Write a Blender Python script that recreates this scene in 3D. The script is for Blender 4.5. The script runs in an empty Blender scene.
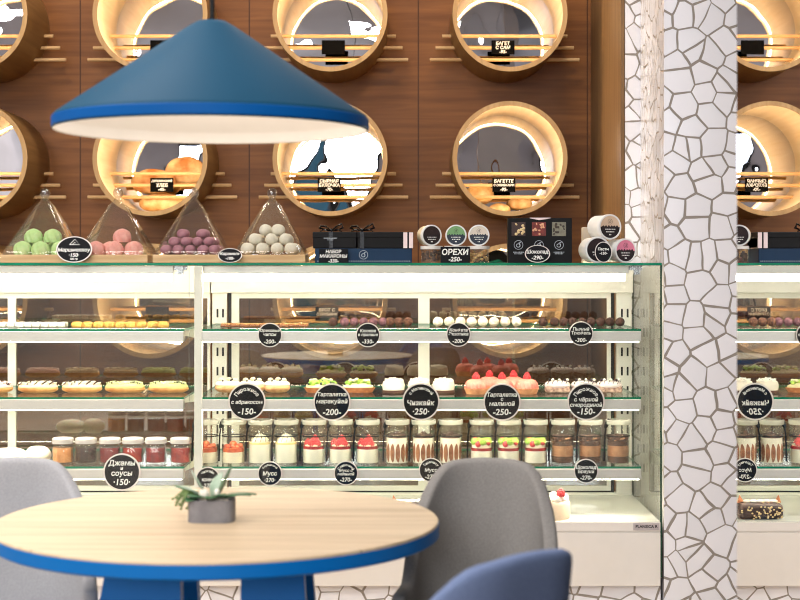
import bpy, bmesh, math, random
from mathutils import Vector, Matrix, noise
R = random.Random(7)
sc = bpy.context.scene
COL = sc.collection
PI = math.pi
# ------------------------------------------------------------------ camera maths
F, CX, CY, EYE = 1500.0, 400.0, 268.0, 1.24
def X(u, d): return (u - CX) * d / F
def Z(v, d): return EYE - (v - CY) * d / F

# ------------------------------------------------------------------ materials
def lin(c):
    return tuple(((x / 255.0) / 12.92 if x / 255.0 <= 0.04045 else ((x / 255.0 + 0.055) / 1.055) ** 2.4) for x in c) + (1.0,)
MATS = {}
def newmat(name):
    m = bpy.data.materials.new(name); m.use_nodes = True
    nt = m.node_tree; nt.nodes.clear()
    out = nt.nodes.new('ShaderNodeOutputMaterial')
    return m, nt, out
def N(nt, kind, **kw):
    n = nt.nodes.new(kind)
    for k, v in kw.items(): setattr(n, k, v)
    return n
def mat(name, c, rough=0.5, metal=0.0, var=0.06, scale=25.0, bump=0.0, bscale=None, c2=None, stretch=(1, 1, 1), spec=0.5, sss=0.0, coat=0.0):
    """plain surface with a little procedural variation (and an optional second colour / bump)"""
    if name in MATS: return MATS[name]
    m, nt, out = newmat(name)
    b = N(nt, 'ShaderNodeBsdfPrincipled')
    nt.links.new(b.outputs[0], out.inputs[0])
    tc = N(nt, 'ShaderNodeTexCoord'); mp = N(nt, 'ShaderNodeMapping')
    mp.inputs['Scale'].default_value = stretch
    nt.links.new(tc.outputs['Object'], mp.inputs[0])
    nz = N(nt, 'ShaderNodeTexNoise'); nz.inputs['Scale'].default_value = scale; nz.inputs['Detail'].default_value = 4
    nt.links.new(mp.outputs[0], nz.inputs['Vector'])
    rp = N(nt, 'ShaderNodeValToRGB')
    a = lin(c)
    lo = lin(c2) if c2 else tuple(x * (1 - var) for x in a[:3]) + (1,)
    hi = a if c2 else tuple(min(1, x * (1 + var)) for x in a[:3]) + (1,)
    rp.color_ramp.elements[0].position = 0.35; rp.color_ramp.elements[0].color = lo
    rp.color_ramp.elements[1].position = 0.65; rp.color_ramp.elements[1].color = hi
    nt.links.new(nz.outputs[0], rp.inputs[0]); nt.links.new(rp.outputs[0], b.inputs['Base Color'])
    b.inputs['Roughness'].default_value = rough; b.inputs['Metallic'].default_value = metal
    b.inputs['Specular IOR Level'].default_value = spec
    b.inputs['Coat Weight'].default_value = coat
    if sss:
        b.inputs['Subsurface Weight'].default_value = sss; b.inputs['Subsurface Scale'].default_value = 0.01
    if bump:
        n2 = N(nt, 'ShaderNodeTexNoise'); n2.inputs['Scale'].default_value = bscale or scale * 3
        nt.links.new(mp.outputs[0], n2.inputs['Vector'])
        bp = N(nt, 'ShaderNodeBump'); bp.inputs['Strength'].default_value = bump; bp.inputs['Distance'].default_value = 0.004
        nt.links.new(n2.outputs[0], bp.inputs['Height']); nt.links.new(bp.outputs[0], b.inputs['Normal'])
    MATS[name] = m
    return m
def glow(name, c, strength):
    if name in MATS: return MATS[name]
    m, nt, out = newmat(name)
    e = N(nt, 'ShaderNodeEmission'); e.inputs[0].default_value = lin(c); e.inputs[1].default_value = strength
    nt.links.new(e.outputs[0], out.inputs[0]); MATS[name] = m
    return m
def glass(name, tint=(255, 255, 255), refl=0.04, edge=0.6, rough=0.0, haze=0.0):
    """clear sheet: passes light straight through and mirrors more towards grazing angles"""
    if name in MATS: return MATS[name]
    m, nt, out = newmat(name)
    t = N(nt, 'ShaderNodeBsdfTransparent'); t.inputs[0].default_value = lin(tint)
    g = N(nt, 'ShaderNodeBsdfGlossy'); g.inputs['Roughness'].default_value = rough
    lw = N(nt, 'ShaderNodeLayerWeight'); lw.inputs[0].default_value = 0.5
    pw = N(nt, 'ShaderNodeMath', operation='POWER'); pw.inputs[1].default_value = 3.5
    nt.links.new(lw.outputs['Facing'], pw.inputs[0])
    mr = N(nt, 'ShaderNodeMapRange'); mr.inputs['To Min'].default_value = refl; mr.inputs['To Max'].default_value = edge
    nt.links.new(pw.outputs[0], mr.inputs[0])
    mx = N(nt, 'ShaderNodeMixShader')
    nt.links.new(mr.outputs[0], mx.inputs[0]); nt.links.new(t.outputs[0], mx.inputs[1]); nt.links.new(g.outputs[0], mx.inputs[2])
    last = mx.outputs[0]
    if haze:                                                   # pale diffuse white put into the glass to brighten it
        df = N(nt, 'ShaderNodeBsdfDiffuse'); df.inputs[0].default_value = lin((246, 246, 238))
        tl = N(nt, 'ShaderNodeBsdfTranslucent'); tl.inputs[0].default_value = lin((246, 246, 238))
        m1 = N(nt, 'ShaderNodeMixShader'); m1.inputs[0].default_value = 0.5
        nt.links.new(df.outputs[0], m1.inputs[1]); nt.links.new(tl.outputs[0], m1.inputs[2])
        m2 = N(nt, 'ShaderNodeMixShader'); m2.inputs[0].default_value = haze
        nt.links.new(last, m2.inputs[1]); nt.links.new(m1.outputs[0], m2.inputs[2]); last = m2.outputs[0]
    nt.links.new(last, out.inputs[0]); MATS[name] = m
    return m
def mirror(name, c=(240, 240, 240), bump=0.0, scale=6.0):
    if name in MATS: return MATS[name]
    m, nt, out = newmat(name)
    g = N(nt, 'ShaderNodeBsdfGlossy'); g.inputs[0].default_value = lin(c); g.inputs['Roughness'].default_value = 0.0
    if bump:
        geo = N(nt, 'ShaderNodeNewGeometry')
        nz = N(nt, 'ShaderNodeTexNoise'); nz.inputs['Scale'].default_value = scale; nz.inputs['Detail'].default_value = 1.5
        nt.links.new(geo.outputs['Position'], nz.inputs['Vector'])
        bp = N(nt, 'ShaderNodeBump'); bp.inputs['Strength'].default_value = 1.0; bp.inputs['Distance'].default_value = bump
        nt.links.new(nz.outputs[0], bp.inputs['Height']); nt.links.new(bp.outputs[0], g.inputs['Normal'])
    nt.links.new(g.outputs[0], out.inputs[0]); MATS[name] = m
    return m
def wood(name, c1, c2, axis='X', seam=None, rough=0.45, gscale=1.0, knots=0.0):
    """grain runs along the given axis; seam = (period, offset) draws joints between boards across X"""
    if name in MATS: return MATS[name]
    m, nt, out = newmat(name)
    b = N(nt, 'ShaderNodeBsdfPrincipled'); b.inputs['Roughness'].default_value = rough; b.inputs['Specular IOR Level'].default_value = 0.25
    nt.links.new(b.outputs[0], out.inputs[0])
    geo = N(nt, 'ShaderNodeTexCoord'); mp = N(nt, 'ShaderNodeMapping')
    s = {'X': (1.3, 22, 22), 'Y': (22, 1.3, 22), 'Z': (22, 22, 1.3)}[axis]
    mp.inputs['Scale'].default_value = tuple(v * gscale for v in s)
    nt.links.new(geo.outputs['Object'], mp.inputs[0])
    nz = N(nt, 'ShaderNodeTexNoise'); nz.inputs['Scale'].default_value = 1.6; nz.inputs['Detail'].default_value = 6; nz.inputs['Distortion'].default_value = 0.4
    nt.links.new(mp.outputs[0], nz.inputs['Vector'])
    rp = N(nt, 'ShaderNodeValToRGB')
    rp.color_ramp.elements[0].position = 0.30; rp.color_ramp.elements[0].color = lin(c1)
    rp.color_ramp.elements[1].position = 0.70; rp.color_ramp.elements[1].color = lin(c2)
    nt.links.new(nz.outputs[0], rp.inputs[0])
    last = rp.outputs[0]
    if seam:
        sx = N(nt, 'ShaderNodeSeparateXYZ'); nt.links.new(geo.outputs['Object'], sx.inputs[0])
        ad = N(nt, 'ShaderNodeMath', operation='ADD'); ad.inputs[1].default_value = seam[1]
        nt.links.new(sx.outputs[seam[2] if len(seam) > 2 else 0], ad.inputs[0])
        md = N(nt, 'ShaderNodeMath', operation='PINGPONG'); md.inputs[1].default_value = seam[0] / 2
        nt.links.new(ad.outputs[0], md.inputs[0])
        lt = N(nt, 'ShaderNodeMath', operation='LESS_THAN'); lt.inputs[1].default_value = seam[3] if len(seam) > 3 else 0.003
        nt.links.new(md.outputs[0], lt.inputs[0])
        mx = N(nt, 'ShaderNodeMixRGB'); mx.inputs[2].default_value = tuple(v * 0.45 for v in lin(c1)[:3]) + (1,)
        nt.links.new(lt.outputs[0], mx.inputs[0]); nt.links.new(last, mx.inputs[1]); last = mx.outputs[0]
    if knots:
        mp2 = N(nt, 'ShaderNodeMapping'); mp2.inputs['Scale'].default_value = (3.2, 14, 14)
        nt.links.new(geo.outputs['Object'], mp2.inputs[0])
        n3 = N(nt, 'ShaderNodeTexNoise'); n3.inputs['Scale'].default_value = 1.4; n3.inputs['Detail'].default_value = 3
        nt.links.new(mp2.outputs[0], n3.inputs['Vector'])
        r3 = N(nt, 'ShaderNodeValToRGB'); r3.color_ramp.elements[0].position = 0.66; r3.color_ramp.elements[1].position = 0.78
        r3.color_ramp.elements[0].color = (0, 0, 0, 1); r3.color_ramp.elements[1].color = (knots, knots, knots, 1)
        nt.links.new(n3.outputs[0], r3.inputs[0])
        mk = N(nt, 'ShaderNodeMixRGB'); mk.inputs[2].default_value = lin((150, 118, 88))
        nt.links.new(r3.outputs[0], mk.inputs[0]); nt.links.new(last, mk.inputs[1]); last = mk.outputs[0]
    nt.links.new(last, b.inputs['Base Color'])
    MATS[name] = m
    return m
def mosaic(name, tile=(250, 248, 252), grout=(150, 141, 132), scale=14.2, gw=0.045):
    """broken-tile mosaic: irregular white shards in grey grout"""
    if name in MATS: return MATS[name]
    m, nt, out = newmat(name)
    b = N(nt, 'ShaderNodeBsdfPrincipled')
    nt.links.new(b.outputs[0], out.inputs[0])
    geo = N(nt, 'ShaderNodeNewGeometry')
    sxyz = N(nt, 'ShaderNodeSeparateXYZ'); nt.links.new(geo.outputs['Position'], sxyz.inputs[0])
    su = N(nt, 'ShaderNodeMath', operation='ADD'); nt.links.new(sxyz.outputs[0], su.inputs[0]); nt.links.new(sxyz.outputs[1], su.inputs[1])
    dn = N(nt, 'ShaderNodeTexNoise'); dn.inputs['Scale'].default_value = 5.0; nt.links.new(geo.outputs['Position'], dn.inputs['Vector'])
    du = N(nt, 'ShaderNodeMath', operation='MULTIPLY_ADD'); du.inputs[1].default_value = 0.05
    nt.links.new(dn.outputs[0], du.inputs[0]); nt.links.new(su.outputs[0], du.inputs[2])
    cmb = N(nt, 'ShaderNodeCombineXYZ'); nt.links.new(du.outputs[0], cmb.inputs[0]); nt.links.new(sxyz.outputs[2], cmb.inputs[1])
    def vor(feature):
        v = N(nt, 'ShaderNodeTexVoronoi', feature=feature, voronoi_dimensions='2D')
        v.inputs['Scale'].default_value = scale; v.inputs['Randomness'].default_value = 1.0
        nt.links.new(cmb.outputs[0], v.inputs['Vector']); return v
    e = vor('DISTANCE_TO_EDGE'); f = vor('F1')
    gn = N(nt, 'ShaderNodeTexNoise'); gn.inputs['Scale'].default_value = 9.0; nt.links.new(geo.outputs['Position'], gn.inputs['Vector'])
    gm = N(nt, 'ShaderNodeMapRange'); gm.inputs['From Min'].default_value = 0.3; gm.inputs['From Max'].default_value = 0.7
    gm.inputs['To Min'].default_value = gw * 0.45; gm.inputs['To Max'].default_value = gw * 1.6; nt.links.new(gn.outputs[0], gm.inputs[0])
    gd = N(nt, 'ShaderNodeMath', operation='SUBTRACT'); nt.links.new(e.outputs['Distance'], gd.inputs[0]); nt.links.new(gm.outputs[0], gd.inputs[1])
    lt = N(nt, 'ShaderNodeMapRange'); lt.inputs['From Min'].default_value = -0.004; lt.inputs['From Max'].default_value = 0.006
    nt.links.new(gd.outputs[0], lt.inputs[0])
    hs = N(nt, 'ShaderNodeSeparateColor'); nt.links.new(f.outputs['Color'], hs.inputs[0])
    vr = N(nt, 'ShaderNodeMapRange'); vr.inputs['To Min'].default_value = 0.86; vr.inputs['To Max'].default_value = 1.0
    nt.links.new(hs.outputs[0], vr.inputs[0])
    tl = N(nt, 'ShaderNodeMixRGB', blend_type='MULTIPLY'); tl.inputs[0].default_value = 1; tl.inputs[1].default_value = lin(tile)
    nt.links.new(vr.outputs[0], tl.inputs[2])
    mx = N(nt, 'ShaderNodeMixRGB'); mx.inputs[1].default_value = lin(grout)
    nt.links.new(lt.outputs[0], mx.inputs[0]); nt.links.new(tl.outputs[0], mx.inputs[2]); nt.links.new(mx.outputs[0], b.inputs['Base Color'])
    rr = N(nt, 'ShaderNodeMapRange'); rr.inputs['To Min'].default_value = 0.85; rr.inputs['To Max'].default_value = 0.16
    nt.links.new(lt.outputs[0], rr.inputs[0]); nt.links.new(rr.outputs[0], b.inputs['Roughness'])
    bp = N(nt, 'ShaderNodeBump'); bp.inputs['Strength'].default_value = 0.6; bp.inputs['Distance'].default_value = 0.002
    nt.links.new(lt.outputs[0], bp.inputs['Height'])
    # every shard is set at its own slight angle
    sb = N(nt, 'ShaderNodeVectorMath', operation='SUBTRACT'); sb.inputs[1].default_value = (0.5, 0.5, 0.5)
    nt.links.new(f.outputs['Color'], sb.inputs[0])
    ml = N(nt, 'ShaderNodeVectorMath', operation='SCALE'); ml.inputs['Scale'].default_value = 0.05
    nt.links.new(sb.outputs[0], ml.inputs[0])
    av = N(nt, 'ShaderNodeVectorMath', operation='ADD'); nt.links.new(bp.outputs[0], av.inputs[0]); nt.links.new(ml.outputs[0], av.inputs[1])
    nv = N(nt, 'ShaderNodeVectorMath', operation='NORMALIZE'); nt.links.new(av.outputs[0], nv.inputs[0])
    nt.links.new(nv.outputs[0], b.inputs['Normal'])
    MATS[name] = m
    return m

WALNUT = wood('walnut_panel', (116, 70, 33), (146, 94, 48), 'X', seam=(0.755, 0.0))
WALNUT_EDGE = wood('walnut_edge', (112, 84, 54), (142, 110, 74), 'Z')
ASH = wood('ash_ply', (236, 212, 172), (248, 230, 198), 'Y', rough=0.5)
ASH_DARK = wood('ash_ring_edge', (176, 138, 90), (204, 166, 116), 'Z', rough=0.5)
TUBE_SHADED = wood('tube_outside_shaded', (128, 94, 54), (156, 118, 72), 'Y')  # shade on the outer tube wall, put into a darker wood colour
DOWEL = wood('dowel_wood', (206, 164, 112), (232, 194, 144), 'X', rough=0.5)
OAK = wood('table_oak', (184, 162, 134), (206, 186, 158), 'X', seam=(0.142, 0.03, 1, 0.0008), rough=0.5, gscale=1.0, knots=0.55)
BOARD = wood('cloche_board', (186, 152, 108), (222, 192, 150), 'X', gscale=2)
MOSAIC = mosaic('broken_tile_mosaic')
WHITE = mat('white_lacquer', (234, 228, 220), 0.35, var=0.01)
CREAM = mat('cream_enamel', (238, 236, 226), 0.4, var=0.01)
ALU = mat('brushed_aluminium', (216, 212, 206), 0.38, 0.35, var=0.02, stretch=(1, 30, 30))
CHROME = mat('chrome', (225, 225, 225), 0.15, 1.0, var=0.01)
TAGBLACK = mat('tag_black', (5, 5, 6), 0.7, var=0.05, spec=.05)
BLACK = mat('matt_black', (12, 12, 13), 0.6, var=0.1, spec=.25)
GASKET = mat('black_rubber', (14, 14, 14), 0.7, var=0.1)
CHALK = mat('chalk_board', (16, 17, 22), 0.7, var=0.2, scale=60, spec=.2)
CHALKW = mat('chalk_white', (244, 244, 240), 0.8, var=0.02)
RIM = mat('sign_rim', (226, 218, 214), 0.5, var=0.02)
GLASS = glass('pane_glass', (253, 254, 252), 0.03, 0.5)
DOORGLASS = glass('sliding_door_glass', (240, 238, 232), 0.26, 0.7)
SHELFGLASS = glass('shelf_glass', (251, 253, 251), 0.04, 0.6)
JARGLASS = glass('jar_glass', (252, 252, 250), 0.02, 0.55, 0.04, haze=.035)
LIDGLASS = glass('lid_glass', (244, 244, 238), 0.12, 0.8, 0.12, haze=.26)
CLOCHE = glass('cloche_acrylic', (249, 249, 247), 0.03, 0.8, 0.03, haze=.02)
GREEN_EDGE = mat('green_glass_edge', (14, 124, 92), 0.12, var=0.15, scale=12)
DKGREEN = mat('dark_glass_edge', (16, 62, 44), 0.12, var=0.1, scale=12)
LED_WARM = glow('warm_led', (255, 229, 190), 35.0)
LED_CASE = glow('case_led', (255, 243, 220), 44.0)
MIRROR = mirror('mirror_plain', (243, 244, 246))
MIRRORW = mirror('mirror_wavy', (232, 232, 236), 0.006, 3.2)

# ------------------------------------------------------------------ mesh builder
class MB:
    def __init__(s): s.bm = bmesh.new(); s.mi = 0
    def _fin(s, n0):
        s.bm.faces.ensure_lookup_table()
        for f in s.bm.faces[n0:]: f.material_index = s.mi
    def box(s, x0, x1, y0, y1, z0, z1, bev=0.0, seg=2, M=None):
        n0 = len(s.bm.faces)
        m = Matrix.Translation(((x0 + x1) / 2, (y0 + y1) / 2, (z0 + z1) / 2)) @ Matrix.Diagonal((abs(x1 - x0), abs(y1 - y0), abs(z1 - z0), 1))
        if M: m = M @ m
        r = bmesh.ops.create_cube(s.bm, size=1, matrix=m)
        if bev:
            es = list({e for v in r['verts'] for e in v.link_edges})
            bmesh.ops.bevel(s.bm, geom=es, offset=bev, segments=seg, profile=0.5, affect='EDGES')
        s._fin(n0); return s
    def pane(s, x0, x1, y0, y1, z0, z1, edge=1):
        """glass sheet: the two big faces keep slot 0, the narrow edge faces use slot 'edge'"""
        n0 = len(s.bm.faces); s.box(x0, x1, y0, y1, z0, z1)
        s.bm.faces.ensure_lookup_table(); fs = s.bm.faces[n0:]
        big = max(f.calc_area() for f in fs)
        for f in fs: f.material_index = 0 if f.calc_area() > big * 0.9 else edge
        return s
    def lathe(s, prof, seg=32, M=None, close=False, wob=None):
        n0 = len(s.bm.faces); M = M or Matrix(); rings = []
        for i, (r, z) in enumerate(prof):
            if r < 1e-6: rings.append([s.bm.verts.new(M @ Vector((0, 0, z)))])
            else:
                ring = []
                for k in range(seg):
                    a = 2 * PI * k / seg; rr = r * (wob(a, i) if wob else 1)
                    ring.append(s.bm.verts.new(M @ Vector((rr * math.cos(a), rr * math.sin(a), z))))
                rings.append(ring)
        pr = list(zip(rings, rings[1:])) + ([(rings[-1], rings[0])] if close else [])
        for a, b in pr:
            if len(a) == 1 and len(b) == 1: continue
            for k in range(seg):
                k2 = (k + 1) % seg
                if len(a) == 1: s.bm.faces.new((a[0], b[k2], b[k]))
                elif len(b) == 1: s.bm.faces.new((a[k], a[k2], b[0]))
                else: s.bm.faces.new((a[k], a[k2], b[k2], b[k]))
        s._fin(n0); return s
    def tube(s, pts, r, seg=10, flat=1.0, cap=True):
        n0 = len(s.bm.faces); pts = [Vector(p) for p in pts]; rings = []
        rs = r if isinstance(r, (list, tuple)) else [r] * len(pts)
        up = Vector((0, 0, 1))
        for i, p in enumerate(pts):
            d = (pts[min(i + 1, len(pts) - 1)] - pts[max(i - 1, 0)]).normalized()
            u = up if abs(d.dot(up)) < 0.95 else Vector((0, 1, 0))
            a = d.cross(u).normalized(); b = a.cross(d).normalized()
            rings.append([s.bm.verts.new(p + (a * math.cos(t) + b * math.sin(t) * flat) * rs[i]) for t in [2 * PI * k / seg for k in range(seg)]])
        for a, b in zip(rings, rings[1:]):
            for k in range(seg): s.bm.faces.new((a[k], a[(k + 1) % seg], b[(k + 1) % seg], b[k]))
        if cap:
            s.bm.faces.new(rings[0][::-1]); s.bm.faces.new(rings[-1])
        s._fin(n0); return s
    def ball(s, c, r, sc_=(1, 1, 1), seg=16, rot=None, bumpy=0.0, bf=30.0):
        n0 = len(s.bm.faces)
        m = Matrix.Translation(c) @ (rot.to_4x4() if rot else Matrix()) @ Matrix.Diagonal((r * sc_[0], r * sc_[1], r * sc_[2], 1))
        q = bmesh.ops.create_uvsphere(s.bm, u_segments=seg, v_segments=max(6, seg * 2 // 3), radius=1, matrix=m)
        if bumpy:
            cc = Vector(c)
            for v in q['verts']:
                d = v.co - cc; v.co = cc + d * (1 + bumpy * noise.noise(v.co * bf + Vector((s.seed(), 0, 0))))
        s._fin(n0); return s
    _sd = [0.0]
    def seed(s): return MB._sd[0]
    def prism(s, pts, h0, h1, M=None):
        """outline in XY, from h0 to h1 along Z"""
        n0 = len(s.bm.faces); M = M or Matrix()
        a = [s.bm.verts.new(M @ Vector((x, y, h0))) for x, y in pts]; b = [s.bm.verts.new(M @ Vector((x, y, h1))) for x, y in pts]
        s.bm.faces.new(a[::-1]); s.bm.faces.new(b); n = len(pts)
        for k in range(n): s.bm.faces.new((a[k], a[(k + 1) % n], b[(k + 1) % n], b[k]))
        s._fin(n0); return s
    def quad(s, *p):
        n0 = len(s.bm.faces); s.bm.faces.new([s.bm.verts.new(q) for q in p]); s._fin(n0); return s
    def build(s, name, mats, parent=None, smooth=True, loc=None, ang=40, recalc=True):
        if recalc: bmesh.ops.recalc_face_normals(s.bm, faces=s.bm.faces)
        me = bpy.data.meshes.new(name); s.bm.to_mesh(me); s.bm.free()
        for m in (mats if isinstance(mats, (list, tuple)) else [mats]): me.materials.append(m)
        if smooth:
            me.shade_smooth(); me.set_sharp_from_angle(angle=math.radians(ang))
        o = bpy.data.objects.new(name, me); COL.objects.link(o)
        if parent: o.parent = parent
        if loc: o.location = loc
        return o
RX = Matrix.Rotation(PI / 2, 4, 'X')      # local Z -> world -Y (faces the viewer)

def tag(o, label, cat, group=None):
    o['label'] = label; o['category'] = cat
    if group: o['group'] = group
    return o
def thing(name, label, cat, loc=(0, 0, 0), rz=0.0, group=None):
    o = bpy.data.objects.new(name, None); COL.objects.link(o); o.empty_display_size = 0.02
    o.location = loc; o.rotation_euler = (0, 0, rz)
    return tag(o, label, cat, group)
def struct(o): o['kind'] = 'structure'; return o
def dup(root, loc, label=None, rz=None, group=None, scale=None):
    r = root.copy(); COL.objects.link(r); r.location = loc
    if rz is not None: r.rotation_euler = (0, 0, rz)
    if label: r['label'] = label
    if group: r['group'] = group
    if scale: r.scale = scale
    for ch in list(root.children):
        c = ch.copy(); COL.objects.link(c); c.parent = r
        for g in ch.children:
            d = g.copy(); COL.objects.link(d); d.parent = c
    return r
class Series:
    """first placement moves the prototype, later ones copy it"""
    def __init__(s, proto): s.p = proto; s.n = 0
    def put(s, loc, label=None, rz=None, group=None, scale=None):
        s.n += 1
        if s.n == 1:
            s.p.location = loc
            if rz is not None: s.p.rotation_euler = (0, 0, rz)
            if label: s.p['label'] = label
            if group: s.p['group'] = group
            if scale: s.p.scale = scale
            return s.p
        return dup(s.p, loc, label, rz, group, scale)

# ------------------------------------------------------------------ lettering
_tc = {}
def glyphs(txt, bold=0.0, shear=0.0):
    k = (txt, bold, shear)
    if k not in _tc:
        cu = bpy.data.curves.new('lettering_curve', 'FONT'); cu.body = txt; cu.size = 1; cu.offset = bold; cu.shear = shear; cu.resolution_u = 3
        ob = bpy.data.objects.new('lettering_curve', cu); COL.objects.link(ob)
        bpy.context.view_layer.update()
        me = bpy.data.meshes.new_from_object(ob)
        vs = [(v.co.x, v.co.y) for v in me.vertices]; fs = [tuple(p.vertices) for p in me.polygons]
        bpy.data.objects.remove(ob); bpy.data.curves.remove(cu); bpy.data.meshes.remove(me)
        _tc[k] = (vs, fs)
    return _tc[k]
def put_text(mb, txt, cx, cz, w=None, h=None, y=0.0, bold=0.015, shear=0.12, rot=0.0):
    """centre a line of writing at (cx, cz) in the XZ plane facing -Y; w caps the width, h is the letter height"""
    vs, fs = glyphs(txt, bold, shear)
    if not vs: return
    x0, x1 = min(v[0] for v in vs), max(v[0] for v in vs); y0, y1 = min(v[1] for v in vs), max(v[1] for v in vs)
    k = (h or 1) / 0.74
    if w: k = min(k, w / (x1 - x0)) if h else w / (x1 - x0)
    kx = k; ca, sa = math.cos(rot), math.sin(rot)
    n0 = len(mb.bm.faces); V = []
    for a, b in vs:
        px, pz = (a - (x0 + x1) / 2) * kx, (b - 0.36) * k
        V.append(mb.bm.verts.new((cx + px * ca - pz * sa, y, cz + px * sa + pz * ca)))
    for f in fs:
        try: mb.bm.faces.new([V[i] for i in f])
        except ValueError: pass
    mb._fin(n0)
def arc_text(mb, txt, r, h, y=0.0, top=True, bold=0.015, cz=0.0):
    ws = []
    for c in txt:
        if c == ' ': ws.append(0.30)
        else:
            vs, _ = glyphs(c, bold, 0.0); ws.append(max(v[0] for v in vs) - min(v[0] for v in vs) + 0.10)
    k = h / 0.74; tot = sum(ws) * k / r; a = PI / 2 + tot / 2
    for c, w in zip(txt, ws):
        da = w * k / r; m = a - da / 2; a -= da
        if c != ' ': put_text(mb, c, r * math.cos(m), cz + r * math.sin(m), h=h, y=y, bold=bold, shear=0, rot=m - PI / 2)

def strip_lines(mb, cx, cz, ws, h, gap, y):
    """unreadably small print: fine short strokes"""
    for i, w in enumerate(ws):
        z = cz - i * gap; x = cx - w / 2
        while x < cx + w / 2:
            l = min(R.uniform(0.4, 1.4) * h * 1.6, cx + w / 2 - x)
            mb.quad((x, y, z - h / 2), (x + l, y, z - h / 2), (x + l, y, z + h / 2), (x, y, z + h / 2)); x += l + h * 0.7

# ================================================================== THE SETTING
def shell(name, box, m):
    return struct(MB().box(*box).build(name, m, smooth=False))
FLOORM = mat('floor_screed', (176, 160, 142), 0.35, var=0.06, scale=3)
PLASTER = mat('grey_plaster', (150, 146, 148), 0.9, var=0.04, scale=2)
CEILM = mat('grey_ceiling', (150, 146, 150), 0.9, var=0.03, scale=2)
shell('floor', (-4.0, 3.0, -4.2, 6.95, -0.06, 0.0), FLOORM)
shell('ceiling', (-4.0, 3.0, -4.2, 6.95, 3.3, 3.36), CEILM)
shell('wall_left', (-4.06, -4.0, -4.2, 6.95, 0, 3.3), PLASTER)
shell('wall_far_right', (3.0, 3.06, -4.2, 6.95, 0, 3.3), PLASTER)
shell('wall_behind_camera', (-4.0, 3.0, -4.26, -4.2, 0, 3.3), PLASTER)
shell('wall_outer', (-4.0, 3.0, 6.95, 7.0, 0, 3.3), PLASTER)

# panelled timber wall with round openings
WY = 6.70; RING_Y = 6.30; TUBE_END = 6.79
ROWZ = [Z(14, RING_Y), Z(158.5, RING_Y), Z(301, RING_Y)]
COLX = [X(u, RING_Y) for u in (-30, 150, 330, 510)]
PITCH = COLX[1] - COLX[0]
RO, RI = 0.2415, 0.222
wb = MB()
def cell(x0, x1, z0, z1, cx=None, cz=None, r=RO):
    if cx is None:
        wb.quad((x0, WY, z0), (x1, WY, z0), (x1, WY, z1), (x0, WY, z1)); return
    an = sorted([2 * PI * k / 48 for k in range(48)] + [math.atan2(z - cz, x - cx) % (2 * PI) for x in (x0, x1) for z in (z0, z1)])
    inner, outer = [], []
    for a in an:
        c, s_ = math.cos(a), math.sin(a)
        t = min([((x1 if c > 0 else x0) - cx) / c if abs(c) > 1e-9 else 1e9, ((z1 if s_ > 0 else z0) - cz) / s_ if abs(s_) > 1e-9 else 1e9])
        inner.append(wb.bm.verts.new((cx + r * c, WY, cz + r * s_))); outer.append(wb.bm.verts.new((cx + t * c, WY, cz + t * s_)))
    n = len(an)
    for k in range(n): wb.bm.faces.new((inner[k], inner[(k + 1) % n], outer[(k + 1) % n], outer[k]))
xs = [-4.0, COLX[0] - PITCH / 2] + [c + PITCH / 2 for c in COLX[:-1]] + [0.852]
zs = [0, (ROWZ[2] - 0.302), (ROWZ[1] + ROWZ[2]) / 2, (ROWZ[0] + ROWZ[1]) / 2, ROWZ[0] + 0.302, 3.3]
for i in range(len(xs) - 1):
    for j in range(len(zs) - 1):
        if i >= 1 and 1 <= j <= 3: cell(xs[i], xs[i + 1], zs[j], zs[j + 1], COLX[i - 1], ROWZ[3 - j])
        else: cell(xs[i], xs[i + 1], zs[j], zs[j + 1])
bmesh.ops.remove_doubles(wb.bm, verts=wb.bm.verts, dist=1e-5)
for f in wb.bm.faces: f.normal_update()
bmesh.ops.recalc_face_normals(wb.bm, faces=wb.bm.faces)
wall_o = struct(wb.build('wall_back', WALNUT, smooth=False))
# pivot the seam pattern on the panel joints
wall_o.data.transform(Matrix.Translation((-(COLX[0] + PITCH / 2), 0, 0))); wall_o.location.x = COLX[0] + PITCH / 2
# timber return and mosaic pilaster on the right
p = MB(); p.prism([(0.832, 5.652), (0.846, 5.652), (0.866, 6.699), (0.852, 6.699)], 0, 3.299)
struct(p.build('trim_1', WALNUT_EDGE, smooth=False))
p = MB(); p.prism([(0.88, 5.0), (1.45, 5.0), (1.45, 6.69), (0.87, 6.69), (0.848, 5.65), (0.905, 5.65)], 0, 3.299)
struct(p.build('mosaic_column', MOSAIC, smooth=False))
# plinth under the display cases
shell('trim_2', (-2.4, 0.872, 5.02, 5.6, 0.0, 0.18), MOSAIC)
# partition wall on the right that carries the big mirror
MX, MY = 0.63, 2.805
shell('wall_right', (MX + 0.012, MX + 0.16, -0.6, MY, 0, 3.299), PLASTER)
mm = MB().box(MX, MX + 0.012, -0.6, MY, 0.0, 3.29)
tag(mm.build('wall_mirror', MIRROR, smooth=False), 'tall frameless wall mirror reflecting the pastry case, at the right edge of the photo', 'mirror')
# windows behind the camera (seen only in the round mirrors)
SKYGLOW = glow('overcast_daylight', (226, 236, 255), 1.3)
for n, (x0, x1, z0, z1) in enumerate([(-2.75, -2.25, 1.75, 2.95), (-1.5, -1.12, 1.75, 2.95), (-.78, -0.28, 1.75, 2.95), (1.5, 2.0, 1.75, 2.95)]):
    w = MB(); w.box(x0, x1, -4.196, -4.19, z0, z1)
    wo = struct(w.build('window_%d' % (n + 1), SKYGLOW, smooth=False))
    fr = MB()
    for a in (x0 - .05, (x0 + x1) / 2 - .025, x1): fr.box(a, a + .05, -4.2, -4.15, z0, z1)
    for z in (z0 - .05, z1, 2.45): fr.box(x0 - .05, x1 + .05, -4.2, -4.15, z, z + .05)
    fr.build('window_frame', BLACK, wo, smooth=False)

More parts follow.
